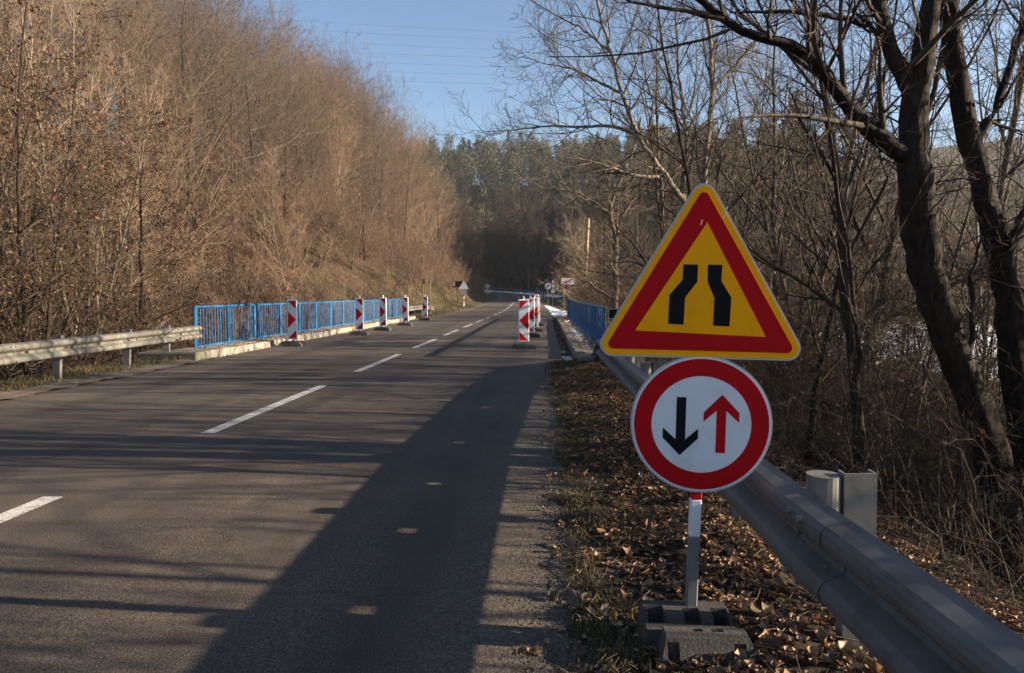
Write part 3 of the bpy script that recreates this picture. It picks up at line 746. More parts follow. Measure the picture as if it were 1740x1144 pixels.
#TREES
# ------------------------------------------------------------------ trees: vectorised branch growth
def frames(T):
    ref = np.where(np.abs(T[..., 2:3]) < .9, np.array([0., 0, 1.]), np.array([1., 0, 0.]))
    U = np.cross(T, ref); U /= np.linalg.norm(U, axis=-1, keepdims=True) + 1e-9
    return U, np.cross(T, U)
def tangents(P):
    T = np.gradient(P, axis=1); return T / (np.linalg.norm(T, axis=-1, keepdims=True) + 1e-9)
class Geo:
    def __init__(s): s.V = []; s.F = []; s.n = 0
    def tubes(s, P, R, sides, bumpy=0.0):
        B, N, _ = P.shape; T = tangents(P); U, V = frames(T)
        a = np.arange(sides) * 2 * np.pi / sides
        rr = R[..., None] * (1 + (RG.randn(B, N, sides) * bumpy if bumpy else 0)) * np.ones((1, 1, sides))
        X = P[:, :, None] + rr[..., None] * (U[:, :, None] * np.cos(a)[None, None, :, None] + V[:, :, None] * np.sin(a)[None, None, :, None])
        i = np.arange(B * N * sides).reshape(B, N, sides)
        q = np.stack([i[:, :-1], np.roll(i, -1, 2)[:, :-1], np.roll(i, -1, 2)[:, 1:], i[:, 1:]], -1).reshape(-1, 4)
        s.V.append(X.reshape(-1, 3)); s.F.append(q + s.n); s.n += X.size // 3
        return s
    def quads(s, C, size, flat=0.0, asp=.6):
        n = len(C); A = RG.randn(n, 3); A[:, 2] *= (1 - flat); A /= np.linalg.norm(A, axis=1)[:, None]
        Bv = np.cross(A, RG.randn(n, 3)); Bv /= np.linalg.norm(Bv, axis=1)[:, None]
        sz = (size * RG.uniform(.6, 1.3, n))[:, None]
        X = np.stack([C - A * sz, C + Bv * sz * asp, C + A * sz, C - Bv * sz * asp], 1)
        i = np.arange(n * 4).reshape(n, 4)
        s.V.append(X.reshape(-1, 3)); s.F.append(i + s.n); s.n += n * 4
        return s
    def mesh(s, name, mat, smooth=True): return mesh_np(name, np.concatenate(s.V), np.concatenate(s.F), mat, smooth)
def grow(P, R, L, n, t0, t1, ang, angsd, lr, lrsd, up, wig, npts, rr, tipr=.25, shape=.5, rmin=.0):
    """children of branches P(B,N,3), R(B,N), L(B)"""
    B, N, _ = P.shape; T = tangents(P)
    t = t0 + (t1 - t0) * (np.arange(n)[None] + RG.uniform(.1, .9, (B, n))) / n
    f = t * (N - 1); i0 = np.clip(f.astype(int), 0, N - 2); w = (f - i0)[..., None]; b = np.arange(B)[:, None]
    p = P[b, i0] * (1 - w) + P[b, i0 + 1] * w; tt = T[b, i0] * (1 - w) + T[b, i0 + 1] * w
    tt /= np.linalg.norm(tt, axis=-1, keepdims=True) + 1e-9
    r = R[b, i0] * (1 - w[..., 0]) + R[b, i0 + 1] * w[..., 0]
    U, V = frames(tt)
    phi = (np.arange(n)[None] * 2.4 + RG.uniform(0, 6.28, (B, 1)) + RG.randn(B, n) * .5)[..., None]
    a = (RAD(ang) + RG.randn(B, n, 1) * RAD(angsd))
    d = np.cos(a) * tt + np.sin(a) * (np.cos(phi) * U + np.sin(phi) * V)
    Lc = L[:, None] * lr * (1 - shape * (t - t0) / max(1e-6, t1 - t0)) * np.exp(RG.randn(B, n) * lrsd)
    r0 = np.maximum(r * rr, rmin)
    K = B * n; p = p.reshape(K, 3); d = d.reshape(K, 3); Lc = Lc.reshape(K); r0 = r0.reshape(K)
    out = np.empty((K, npts, 3)); out[:, 0] = p; st = (Lc / (npts - 1))[:, None]
    for k in range(1, npts):
        d = d + RG.randn(K, 3) * wig + np.array([0, 0, up]); d /= np.linalg.norm(d, axis=1)[:, None]
        p = p + d * st; out[:, k] = p
    Rc = r0[:, None] * np.linspace(1, tipr, npts)[None]
    return out, Rc, Lc
def stem(pts, r, n=16, wig=.03, seed=0):
    """smooth trunk path through control points -> (1,n,3),(1,n)"""
    C = catmull(pts, 8); s = np.r_[0, np.cumsum(np.linalg.norm(np.diff(C, axis=0), axis=1))]
    u = np.linspace(0, s[-1], n); P = np.stack([np.interp(u, s, C[:, k]) for k in range(3)], 1)
    P[1:, :2] += RG.randn(n - 1, 2) * wig
    if np.isscalar(r[0]) and len(r) == 2: R = r[0] + (r[1] - r[0]) * np.linspace(0, 1, n) ** .85
    else:
        R = np.interp(np.linspace(0, 1, n), np.linspace(0, 1, len(r)), r)
    return P[None], R[None], np.array([s[-1]])
def mid(P, R, a):  # keep points
    return P, R
def make_kind(name, trunk_geo, crown_geo, tmat, cmat, leaf_geo=None, lmat=None, tname='trunk'):
    d = {'name': name, 'trunk': trunk_geo.mesh(tname, M[tmat]), 'crown': crown_geo.mesh('crown', M[cmat]) if crown_geo else None}
    if leaf_geo: d['leaves'] = leaf_geo.mesh('dead_leaves', M[lmat], False)
    return d
def plant(kd, x, y, s, label, cat='tree', group=None, rz_=None, z=None, tilt=0.0, sink=.15, name=None):
    r = empty(name or kd['name'], (x, y, (hz(x, y) if z is None else z) - sink * s), rnd.uniform(0, 6.28) if rz_ is None else rz_)
    r.scale = (s, s, s * rnd.uniform(.94, 1.08)); r.rotation_euler.x = RAD(rnd.uniform(-tilt, tilt)); r.rotation_euler.y = RAD(rnd.uniform(-tilt, tilt))
    tag(r, label, cat, group)
    mk(kd.get('tname', 'trunk'), kd['trunk'], r)
    if kd['crown']:
        mk('crown', kd['crown'], r)
    if 'leaves' in kd: mk('dead_leaves', kd['leaves'], r)
    return r

def deciduous(name, H, r0, n1=16, n2=9, n3=7, n4=4, spread=.42, a1=48, up1=.10, fork=.35, tmat='bark_grey', cmat='twig_grey', rmin=.005, curve=.5, t0=.22, leaves=0, lsize=.05, tip=.03, stems=1, sw=.6, wg=1.0, lr1=.55, sh=.5):
    tg = Geo(); cg = Geo(); Ps = []
    for sidx in range(stems):
        a = 6.28 * sidx / max(1, stems) + RG.uniform(0, 1); o = np.array([math.cos(a), math.sin(a)]) * (sw if stems > 1 else 0)
        hh = H * (1 if stems == 1 else RG.uniform(.7, 1.0))
        q = RG.randn(2) * curve
        pts = [(o[0] * .12, o[1] * .12, -.3), (o[0] * .35, o[1] * .35, hh * .15), (o[0] + q[0] * .5, o[1] + q[1] * .5, hh * .45), (o[0] * 1.7 + q[0], o[1] * 1.7 + q[1], hh * .75), (o[0] * 2.2 + q[0] * 1.4, o[1] * 2.2 + q[1] * .9, hh)]
        P, R, L = stem(pts, (r0 * (1 if stems == 1 else .75), tip * .5), 18, .02 * H / 10)
        R[0, 0] *= 1.5; R[0, 1] *= 1.15
        tg.tubes(P, R, 9, .05); Ps.append((P, R, L))
    P = np.concatenate([p[0] for p in Ps]); R = np.concatenate([p[1] for p in Ps]); L = np.concatenate([p[2] for p in Ps])
    b1 = grow(P, R, L, n1, t0, .97, a1, 9, spread, .22, up1, .10 * wg, 8, lr1, .18, sh, rmin * 2)
    cg.tubes(b1[0], b1[1], 5)
    b2 = grow(*b1, n2, .15, .97, 42, 12, .42, .3, up1 * .8, .13 * wg, 6, .6, .3, .5, rmin * 1.3)
    cg.tubes(b2[0], b2[1], 4)
    b3 = grow(*b2, n3, .12, .98, 38, 14, .45, .3, up1, .16 * wg, 4, .6, .4, .4, rmin)
    cg.tubes(b3[0], b3[1], 3)
    ends = b3
    if n4:
        b4 = grow(*b3, n4, .1, 1.0, 36, 16, .5, .3, up1, .2, 3, .7, .5, .3, rmin * .75)
        cg.tubes(b4[0], b4[1], 3); ends = b4
    lg = None
    if leaves:
        E = ends[0].reshape(-1, 3); C = E[RG.randint(0, len(E), leaves)] + RG.randn(leaves, 3) * lsize * .6
        lg = Geo().quads(C, np.full(leaves, lsize))
    return make_kind(name, tg, cg, tmat, cmat, lg, 'dead_leaf')
def conifer(name, H, r0, bare=.45, n1=60, spread=.16, dens=26, needle=.16, pine=False):
    tg = Geo(); P, R, L = stem([(0, 0, -.3), (0.1, 0, H * .4), (0, .1, H)], (r0, .02), 12, .01); tg.tubes(P, R, 8)
    b1 = grow(P, R, L, n1, bare, .985, 88 if not pine else 70, 9, spread, .18, .02 if not pine else .10, .05, 6, .25, .2, .80 if not pine else .45, .012)
    cg = Geo(); cg.tubes(b1[0][::2], b1[1][::2], 3)
    # needle sprays hung along each limb
    Q = b1[0]; K = Q.shape[0]; t = RG.uniform(.12, 1.0, (K, dens)) ** .7; f = t * 5; i = np.clip(f.astype(int), 0, 4); w = (f - i)[..., None]; bb = np.arange(K)[:, None]
    C = (Q[bb, i] * (1 - w) + Q[bb, i + 1] * w).reshape(-1, 3) + RG.randn(K * dens, 3) * np.array([1, 1, .7]) * (needle * (1.0 if not pine else 1.5))
    g2 = Geo().quads(C, np.full(len(C), needle), .3, .38)
    # crown carries limbs plus needle sprays
    d = {'name': name, 'trunk': tg.mesh('trunk', M['bark_grey']), 'crown': g2.mesh('crown', M['needles'], False)}
    d['leaves'] = cg.mesh('limbs', M['bark_grey']); d['lname'] = 'limbs'
    return d
RG.seed(5)
K_hill = [deciduous('bare_tree', 13, .16, 17, 9, 6, 3, .52, 46, .08, tmat='bark_dark', cmat='twig_brown', rmin=.007, sh=.3, t0=.16, curve=.8),
          deciduous('bare_tree', 14.5, .18, 18, 9, 6, 3, .42, 40, .09, tmat='bark_grey', cmat='twig_grey', rmin=.007, sh=.35, t0=.3, curve=.8),
          deciduous('bare_tree', 12, .15, 16, 9, 6, 3, .56, 54, .06, tmat='bark_dark', cmat='twig_grey', rmin=.007, sh=.3, curve=1.0),
          deciduous('bare_tree', 11, .12, 19, 9, 6, 3, .50, 38, .10, tmat='bark_grey', cmat='twig_red', rmin=.007, t0=.10, sh=.3, curve=.9)]
K_scrub = [deciduous('shrub', 4.6, .035, 8, 6, 5, 3, .42, 38, .10, tmat='twig_brown', cmat='twig_red', rmin=.006, stems=6, sw=.55, t0=.1, leaves=500, lsize=.055),
           deciduous('shrub', 5.4, .04, 8, 6, 5, 3, .36, 32, .14, tmat='twig_brown', cmat='twig_brown', rmin=.006, stems=5, sw=.5, t0=.12),
           deciduous('shrub', 3.4, .03, 8, 6, 5, 3, .5, 44, .06, tmat='twig_tan', cmat='twig_tan', rmin=.005, stems=6, sw=.6, t0=.08, leaves=900, lsize=.05)]
K_leafy = [deciduous('leafy_hornbeam', 9.5, .09, 12, 8, 6, 3, .42, 50, .05, tmat='bark_dark', cmat='twig_shade_tone', rmin=.004, stems=4, sw=.7, t0=.15, leaves=9500, lsize=.033, curve=.3),
           deciduous('leafy_hornbeam', 11.0, .11, 18, 9, 6, 3, .36, 55, .04, tmat='bark_dark', cmat='twig_shade_tone', rmin=.004, stems=2, sw=.5, t0=.12, leaves=9500, lsize=.033, curve=.3)]
K_multi = [deciduous('multi_stemmed_tree', 10.5, .085, 10, 7, 6, 3, .26, 30, .14, tmat='bark_light', cmat='twig_tan', rmin=.004, stems=7, sw=.95, t0=.22, curve=.35)]
K_arch = [deciduous('arching_tree', 12.5, .16, 17, 10, 8, 3, .50, 60, .045, tmat='bark_light', cmat='twig_tan', rmin=.004, t0=.22, curve=.4, stems=2, sw=.5, wg=1.6, lr1=.68),
          deciduous('arching_tree', 10.0, .15, 15, 9, 7, 3, .50, 66, .035, tmat='bark_grey', cmat='twig_grey', rmin=.0045, t0=.26, curve=.6, wg=1.9, lr1=.68)]
K_sap = [deciduous('sapling', 8.5, .06, 20, 8, 5, 2, .28, 46, .08, tmat='bark_dark', cmat='twig_shade_tone', rmin=.0019, t0=.15, curve=.35, tip=.01),
         deciduous('sapling', 7.0, .045, 18, 7, 5, 2, .30, 50, .06, tmat='bark_light', cmat='twig_grey', rmin=.0019, t0=.10, curve=.45, tip=.01),
         deciduous('sapling', 9.5, .085, 22, 8, 5, 2, .30, 46, .06, tmat='bark_grey', cmat='twig_shade_tone', rmin=.0022, t0=.25, curve=.5, tip=.012),
         deciduous('thicket_shrub', 3.8, .022, 9, 7, 5, 2, .42, 48, .03, tmat='twig_dark', cmat='twig_shade_tone', rmin=.0025, stems=7, sw=.5, t0=.1, tip=.008, leaves=260, lsize=.028)]
K_thick = deciduous('bramble_thicket', 3.4, .018, 10, 8, 5, 2, .55, 55, -.01, tmat='twig_shade_tone', cmat='twig_shade_tone', rmin=.0022, stems=9, sw=.6, t0=.08, tip=.006, leaves=500, lsize=.022, wg=1.5)
K_con = [conifer('spruce', 19, .22, .10, 96, .19, 28, .27), conifer('spruce', 22, .24, .2, 92, .16, 28, .27), conifer('pine', 20, .22, .45, 50, .21, 40, .30, True)]

def free(x, y, m=4.4):
    d, _ = lat([x], [y]); return abs(d[0]) > m
# --- hillside left
HL = {0: 'bare brown tree low on the hillside behind the blue railing', 1: 'tall slender grey tree standing on the left ridge against the sky',
      2: 'dark spreading tree half way up the wooded hillside', 3: 'reddish young tree near the foot of the sunlit slope'}
pts = []; tries = 0
while len(pts) < 225 and tries < 9000:
    tries += 1
    y = rnd.uniform(2, 150); L = rnd.uniform(9, 62) if y < 120 else rnd.uniform(6, 90)
    j = np.argmin(np.abs(CL[:, 1] - min(y, 112))); x = CL[j, 0] - L
    if y > 112: x = rnd.uniform(-75, -9)
    d, _ = lat([x], [y])
    if d[0] > -(10.5 if y < 40 else 6.6): continue
    if x / max(y, 1) < -1.05: continue
    mind = 2.3 if L < 30 else 2.9
    if L > 28 and y < 75 and rnd.random() < .6: continue
    if any((x - a) ** 2 + (y - b) ** 2 < mind ** 2 for a, b, _ in pts): continue
    pts.append((x, y, -d[0]))
for x, y, L in pts:
    if L < 15: i = rnd.choice((3, 3, 0)); s = rnd.uniform(.45, .75)
    elif L < 26: i = rnd.choice((0, 3, 2, 0)); s = rnd.uniform(.80, 1.15)
    else: i = rnd.choice((0, 1, 1, 2)); s = rnd.uniform(1.05, 1.45)
    if y > 62: s *= 1.22
    px = 925 + FPX * (x + 1.8) / max(y, 1)
    lim = float(np.interp(px, [330, 400, 470, 500, 560, 640, 700, 740, 800, 860], [-120, -20, 25, 88, 100, 148, 192, 245, 320, 400]))
    smax = (1.25 + (500 - lim) / FPX * y - hz(x, y)) / (14.8, 16.6, 14.0, 12.8)[i]
    s = min(s, smax * rnd.uniform(.84, 1.0)) if L < 22 else min(max(s, smax * rnd.uniform(.7, 1.0)) if smax < 1.9 else s, smax * rnd.uniform(.86, 1.0))
    if s < .32: continue
    z_ = 'by the distant bend' if y > 95 else 'above the far end of the railing' if y > 55 else 'above the middle of the railing' if y > 30 else 'at the left edge of the wood'
    h_ = 'near the road' if L < 17 else 'half way up the slope' if L < 28 else 'high on the ridge'
    c_ = ('brown bare tree', 'slender grey tree', 'dark spreading tree', 'reddish young tree')[i]
    sz_ = 'short ' if s < .62 else 'middling ' if s < .95 else 'tall '
    plant(K_hill[i], x, y, s, '%s%s %s, %s' % (sz_, c_, h_, z_), 'tree', 'bare trees of the hillside wood', tilt=4)
pts = []; tries = 0
while len(pts) < 270 and tries < 9000:
    tries += 1
    y = rnd.uniform(3, 118); L = 6.2 + abs(rnd.gauss(0, 1)) * 11
    x = float(np.interp(y, CL[:150, 1], CL[:150, 0])) - L
    d, _ = lat([x], [y])
    if d[0] > -(6.0 if y < 36 else 6.0 if y > 50 else 5.6) or x / max(y, 1) < -1.0: continue
    if y < 14 and L < 7.5: continue
    if y < 24 and rnd.random() < .4: continue
    if any((x - a) ** 2 + (y - b) ** 2 < 1.2 for a, b in pts): continue
    pts.append((x, y))
for x, y in pts:
    i = rnd.choice((0, 1, 2, 0)) if y > 30 else rnd.choice((0, 1, 1)); z_ = 'beside the distant road' if y > 60 else 'above the grassy bank' if y > 38 else 'behind the blue railing' if y > 14 else 'behind the cream guardrail'
    L = -3 - x; s = rnd.uniform(.55, 1.0) * (1.0 if L > 9 or y < 36 else .75)
    c_ = ('reddish bush with dead leaves', 'brown twiggy bush', 'pale tan bush')[i]
    plant(K_scrub[i], x, y, s, '%s%s %s%s' % ('low ' if s < .68 else '' if s < .85 else 'large ', c_, z_, '' if L < 14 else ', further up the slope'), 'bush', 'scrub bushes on the hillside', tilt=8)
# --- leaf-holding trees and the pale multi-stem clump at the left
for i, (px, Y, s, lb) in enumerate([(40, 13.5, .92, 'tree full of brown dead leaves at the far left edge'), (235, 17, .80, 'low leafy tree reaching right above the near end of the blue railing'), (-40, 17, 1.05, 'tall tree with rusty leaves rising out of the top left corner'),
        (150, 19.5, 1.05, 'leafy brown tree behind the pale stems'), (-120, 12, .9, 'leafy brown tree just outside the left edge'), (262, 22, .66, 'leafy brown tree above the first railing panels'), (60, 22, 1.15, 'big leafy tree behind the pale stems at left'), (200, 25, 1.0, 'leafy tree rising behind the tip of the cream guardrail'), (-60, 21, 1.2, 'leafy tree filling the far left top corner')]):
    p = at(px, 560, Y); plant(K_leafy[i % 2], p.x, Y, s, lb, 'tree', 'trees still holding dead leaves', tilt=4, rz_=i * 1.9)
p = at(130, 560, 15.5); plant(K_multi[0], p.x, 15.5, .98, 'pale multi stemmed tree fanning up behind the cream guardrail', 'tree', rz_=.5)
p = at(95, 560, 18.5); plant(K_multi[0], p.x, 18.5, .86, 'second fan of pale stems deeper in the wood at left', 'tree', rz_=2.4)
p = at(435, 400, 46); plant(K_hill[2], p.x, 46, 1.0, 'dark trunked tree standing alone among the scrub above the second board', 'tree', rz_=1)

# --- conifers and bare trees beyond the bend
pts = []; tries = 0
while len(pts) < 235 and tries < 9000:
    tries += 1
    y = rnd.uniform(205, 315); x = rnd.uniform(-60, 62) * (y / 260)
    if any((x - a) ** 2 + (y - b) ** 2 < 17 for a, b in pts): continue
    pts.append((x, y))
for x, y in pts:
    i = rnd.choice((0, 1, 2, 2)); q = x / y
    z_ = 'at the left of the far hill' if q < -.10 else 'in the middle of the far hill' if q < .05 else 'behind the arching branches' 
    plant(K_con[i], x, y, rnd.uniform(.75, 1.05), '%s %s %s' % (('broad spruce', 'narrow spruce', 'bare trunked pine')[i], z_, 'low on the slope' if y < 255 else 'on the skyline'), 'tree', 'conifers on the far hill', tilt=2)
pts = []; tries = 0
while len(pts) < 72 and tries < 9000:
    tries += 1
    y = rnd.uniform(150, 186); x = rnd.uniform(-46, 34) * (y / 170)
    if not free(x, y, 6.0) or any((x - a) ** 2 + (y - b) ** 2 < 9 for a, b in pts): continue
    pts.append((x, y))
for x, y in pts:
    i = rnd.choice((0, 1, 1, 3))
    plant(K_hill[i], x, y, rnd.uniform(.8, 1.15), '%s on the far hillside %s' % (('bare brown tree', 'slender bare tree', '', 'reddish bare tree')[i], 'just behind the bend' if y < 180 else 'below the conifers'), 'tree', 'bare trees beyond the bend', tilt=3)
# --- woods too far or too dense to tell apart
def wood(xy, H, label, name='far_wood', mat='twig_brown', n1=13, r=.14):
    x = np.array([p[0] for p in xy]); y = np.array([p[1] for p in xy]); B = len(x); z = height(x, y); h = H * RG.uniform(.75, 1.2, B)
    t = np.linspace(0, 1, 9); dx = np.cumsum(RG.randn(B, 9) * .14, 1); dy = np.cumsum(RG.randn(B, 9) * .14, 1)
    P = np.stack([x[:, None] + dx, y[:, None] + dy, z[:, None] - .3 + h[:, None] * t], -1); R = r * (1 - .85 * t)[None] * np.ones((B, 1))
    g = Geo().tubes(P, R, 6); b1 = grow(P, R, h, n1, .2, .97, 38, 9, .34, .2, .10, .1, 6, .5, .2, .6, .02); g.tubes(b1[0], b1[1], 4)
    b2 = grow(*b1, 6, .15, .97, 40, 12, .42, .3, .1, .13, 4, .6, .3, .4, .013); g.tubes(b2[0], b2[1], 3)
    b3 = grow(*b2, 4, .15, .97, 38, 12, .5, .3, .1, .13, 3, .6, .4, .4, .011); g.tubes(b3[0], b3[1], 3)
    tag(mk(name, g.mesh(name, M[mat])), label, 'wood', None, 'stuff')
def scatter(n, fx, md):
    pts = []; tries = 0
    while len(pts) < n and tries < 6000:
        tries += 1; x, y = fx()
        if not free(x, y, 6.5) or any((x - a) ** 2 + (y - b) ** 2 < md for a, b in pts): continue
        pts.append((x, y))
    return pts
def f1():
    y = 178 + rnd.random() ** 1.4 * 115; return rnd.uniform(-55, 48) * y / 190, y
wood(scatter(150, f1, 9), 13, 'bare woodland on the far hillside below the conifers', mat='twig_grey')
def f2():
    y = rnd.uniform(78, 175); return rnd.uniform(8, 46) + max(0, 100 - y) * .25, y
wood(scatter(135, f2, 7), 16, 'dark bare woodland right of the bend')
def f3():
    y = rnd.uniform(-10, 120); return rnd.uniform(70, 125), y
wood(scatter(110, f3, 16), 11, 'bare trees along the far side of the snowy river flat', mat='twig_grey')
pts = scatter(115, lambda: (rnd.uniform(16, 44), rnd.uniform(88, 190)), 14)
for x, y in pts:
    plant(K_con[rnd.choice((0, 1))], x, y, rnd.uniform(.85, 1.15), 'dark spruce in the shaded wood right of the bend%s' % (', nearer one' if y < 130 else ', deeper one'), 'tree', 'spruces in the shaded wood', tilt=2)

pts = scatter(46, lambda: (rnd.uniform(-34, 26), rnd.uniform(152, 182)), 9)
for x, y in pts:
    plant(K_con[rnd.choice((0, 1, 1))], x, y, rnd.uniform(.6, .9), 'dark spruce in shadow straight beyond the road bend%s' % (', in the front row' if y < 166 else ', behind the front row'), 'tree', 'spruces beyond the bend', tilt=2)
# --- right bank trees
def traced(name, base_px, Y, limbs, label, mats, tw, scale=1.0):
    bp = at(base_px, 520, Y); off = np.array([bp.x, Y, hz(bp.x, Y) - .2]); r = tag(empty(name, tuple(off)), label, 'tree'); g = Geo()
    for i, (nm, path, r0, r1, L, nb) in enumerate(limbs):
        pts = [tuple(at(px, py, Y + dy)) for px, py, dy in path]
        if i == 0: pts = [(pts[0][0], pts[0][1], off[2] - .1)] + pts
        P, Rr, _ = stem(pts, (r0 * scale, r1 * scale), 26, .018 * scale); q = Geo().tubes(P, Rr, 9, .05); q.V = [v - off for v in q.V]; mk(nm, q.mesh(nm, M[mats]), r)
        b = grow(P, Rr, np.array([L * scale]), nb, .15, 1.0, 52, 16, 1.0, .3, .05, .17, 8, .5, .25, .45, .006); g.tubes(b[0], b[1], 5)
        c = grow(*b, 8, .12, 1.0, 44, 15, .42, .3, .07, .2, 6, .6, .35, .4, .004); g.tubes(c[0], c[1], 4)
        d = grow(*c, 6, .1, 1.0, 40, 15, .45, .3, .12, .22, 4, .6, .45, .3, .0028); g.tubes(d[0], d[1], 3)
    g.V = [v - off for v in g.V]; mk('twigs', g.mesh('twigs', M[tw]), r)
traced('arching_tree', 1195, 16, [
    ('trunk', [(1197, 460, 0), (1196, 380, 0), (1198, 300, 0), (1206, 220, 0), (1211, 120, 0), (1203, 20, 0), (1196, -70, 0)], .11, .035, 2.4, 18),
    ('limb', [(1196, 390, 0), (1166, 350, -.2), (1119, 281, -.4), (1084, 232, -.5), (1062, 175, -.5), (1045, 114, -.5), (1018, 22, -.5), (1005, -60, -.5)], .075, .022, 2.4, 24),
    ('limb', [(1166, 352, -.2), (1160, 320, .1), (1163, 284, .2), (1167, 230, .3), (1152, 120, .3), (1148, 20, .3)], .065, .018, 2.1, 18),
    ('limb', [(1119, 301, -.4), (1080, 299, -.6), (1036, 284, -.8), (988, 271, -1.0), (952, 268, -1.1)], .05, .012, 1.7, 15),
    ('limb', [(1084, 232, -.5), (1053, 218, -.5), (1027, 214, -.4), (988, 216, -.2), (944, 214, 0), (900, 218, .1), (857, 222, .2), (812, 226, .3)], .045, .006, 1.5, 22),
    ('limb', [(1053, 157, -.5), (1027, 144, -.6), (975, 118, -.8), (931, 109, -1.), (887, 96, -1.1)], .036, .006, 1.5, 18),
    ('limb', [(1036, 87, -.5), (988, 48, -.3), (944, 26, -.2), (895, -4, 0)], .032, .006, 1.4, 15),
    ('limb', [(1211, 150, 0), (1260, 100, .3), (1300, 40, .5), (1330, -30, .6)], .05, .012, 1.7, 10)],
    'pale spreading tree above the triangle sign, limbs arching left across the sky', 'bark_light', 'twig_grey')
traced('crooked_tree', 1045, 31, [
    ('trunk', [(1046, 470, 0), (1046, 400, 0), (1036, 365, 0), (1048, 320, 0), (1075, 260, 0), (1090, 200, 0)], .2, .04, 3.6, 13),
    ('limb', [(1036, 365, 0), (1004, 340, 0), (968, 324, -.3), (925, 320, -.5), (888, 300, -.6)], .10, .012, 2.6, 13),
    ('limb', [(1046, 400, 0), (1068, 350, .3), (1105, 310, .5), (1140, 300, .7)], .10, .02, 2.8, 10)],
    'dark crooked tree right of the utility pole, bending left over the road', 'bark_grey', 'twig_grey')
ct = at(1245, 95, 17); q = RG.randn(5200, 3) * np.array([.42, .3, .26]); q = q + np.sin(q[:, [1, 2, 0]] * 7) * .12
o = mk('seed_head_cluster', Geo().quads(q, np.full(5200, .016)).mesh('seed_head_cluster', M['seed_fluff'], False), None, tuple(ct)); tag(o, 'grey fluffy cluster of climber seed heads hanging high above the triangle sign', 'seed heads', None, 'stuff')
pts = []; tries = 0
while len(pts) < 44 and tries < 4000:
    tries += 1; y = rnd.uniform(4.5, 17); x = rnd.uniform(.30, .78) * y
    if x < 2.9 or any((x - a) ** 2 + (y - b) ** 2 < .45 for a, b in pts): continue
    pts.append((x, y))
for x, y in pts:
    px = 925 + FPX * x / y; nm = 'just right of the signs' if px < 1400 else 'left of the big dark trunk' if px < 1560 else 'around the two dark trunks'
    plant(K_thick, x, y, rnd.uniform(.4, .85), '%s bramble thicket %s' % ('front' if y < 8 else 'middle' if y < 12 else 'rear', nm), 'thicket', 'bramble thickets on the river bank', tilt=14, name='bramble_thicket')
A = [(1120, 24, .7, 1, 2.2, 'low arching tree reaching over the blue railing'),
     (1290, 19, .95, 0, 4.0, 'second pale tree further back right of the triangle tip'), (1090, 50, .8, 1, 5.0, 'bare tree behind the far end of the shaded railing'), (1010, 62, .9, 0, 0.2, 'bare tree beside the utility pole')]
for px, Y, s, k_, rot, lb in A:
    p = at(px, 500, Y); plant(K_arch[k_], p.x, Y, s, lb, 'tree', rz_=rot, tilt=3)
pts = []; tries = 0
def rowname(px):
    for lim, nm in ((1240, 'between the blue railing and the round sign'), (1330, 'just right of the triangle sign'), (1420, 'behind the guardrail spacer'), (1500, 'left of the big dark trunk'), (1600, 'behind the fork of the big dark tree'), (1700, 'between the two dark trunks')):
        if px < lim: return nm
    return 'at the right edge'
while len(pts) < 96 and tries < 9000:
    tries += 1
    y = rnd.uniform(.5, 46) if rnd.random() < .75 else rnd.uniform(-5, 10)
    x = rnd.uniform(1.9, 15) + max(0, y - 20) * .05
    if x < 2.2 + .02 * y or any((x - a) ** 2 + (y - b) ** 2 < .6 for a, b in pts): continue
    if y < 3.6 and x < 5.5: continue
    if y < 6.5 and .5 < x / max(y, .1) < .74: continue
    if y > 13 and x > 6 and rnd.random() < .35: continue
    if x > 10 and rnd.random() < .4: continue
    if 12.5 < y < 40 and rnd.random() < .55: continue
    pts.append((x, y))
for x, y in pts:
    i = rnd.choice((0, 0, 1, 2)) if y > 8 else rnd.choice((0, 1)); px = 925 + FPX * x / max(y, .5)
    dn = 'near' if y < 9 else 'mid distance' if y < 22 else 'far'
    plant(K_sap[i], x, y, rnd.uniform(.75, 1.2) * (1 if y > 8 else .75), '%s %s %s' % (dn, ('grey sapling', 'pale thin sapling', 'reddish twigged sapling')[i], rowname(px)), 'sapling', 'saplings on the river bank', tilt=7)
pts = []; tries = 0
while len(pts) < 150 and tries < 9000:
    tries += 1
    y = rnd.uniform(1.5, 60); x = rnd.uniform(1.7, 9.5) + y * .03
    if any((x - a) ** 2 + (y - b) ** 2 < .8 for a, b in pts) or x < 2.3: continue
    if y < 3.8 and x < 4.2: continue
    pts.append((x, y))
for x, y in pts:
    px = 925 + FPX * x / max(y, .5)
    if y > 34: kd = rnd.choice(K_scrub); s = rnd.uniform(.6, .95)
    else: kd = K_sap[3]; s = rnd.uniform(.45, .95)
    plant(kd, x, y, s, '%s%s twiggy bush %s' % ('small ' if s < .6 else 'medium ' if s < .78 else 'large ', 'near' if y < 9 else 'mid distance' if y < 22 else 'far', rowname(px)), 'bush', 'bushes on the river bank', tilt=10)

for i, (x, y) in enumerate([(5.6, 1.2), (6.4, 2.6), (7.2, -.6), (8.3, 4.1), (9.6, 2.0), (6.9, 4.9), (8.8, 6.0), (4.1, 2.0), (4.7, 3.3), (5.4, 4.4), (6.1, 5.7), (4.9, 1.4)]):
    plant(K_sap[(2 if i % 3 == 0 else 0) if i < 7 else 1], x, y, rnd.uniform(.85, 1.2), 'riverside sapling just outside the right edge, %s' % ('its shadow falling on the near road' if y < 4 else 'its shadow crossing the centre line'), 'sapling', 'riverside saplings beyond the right edge', tilt=5)
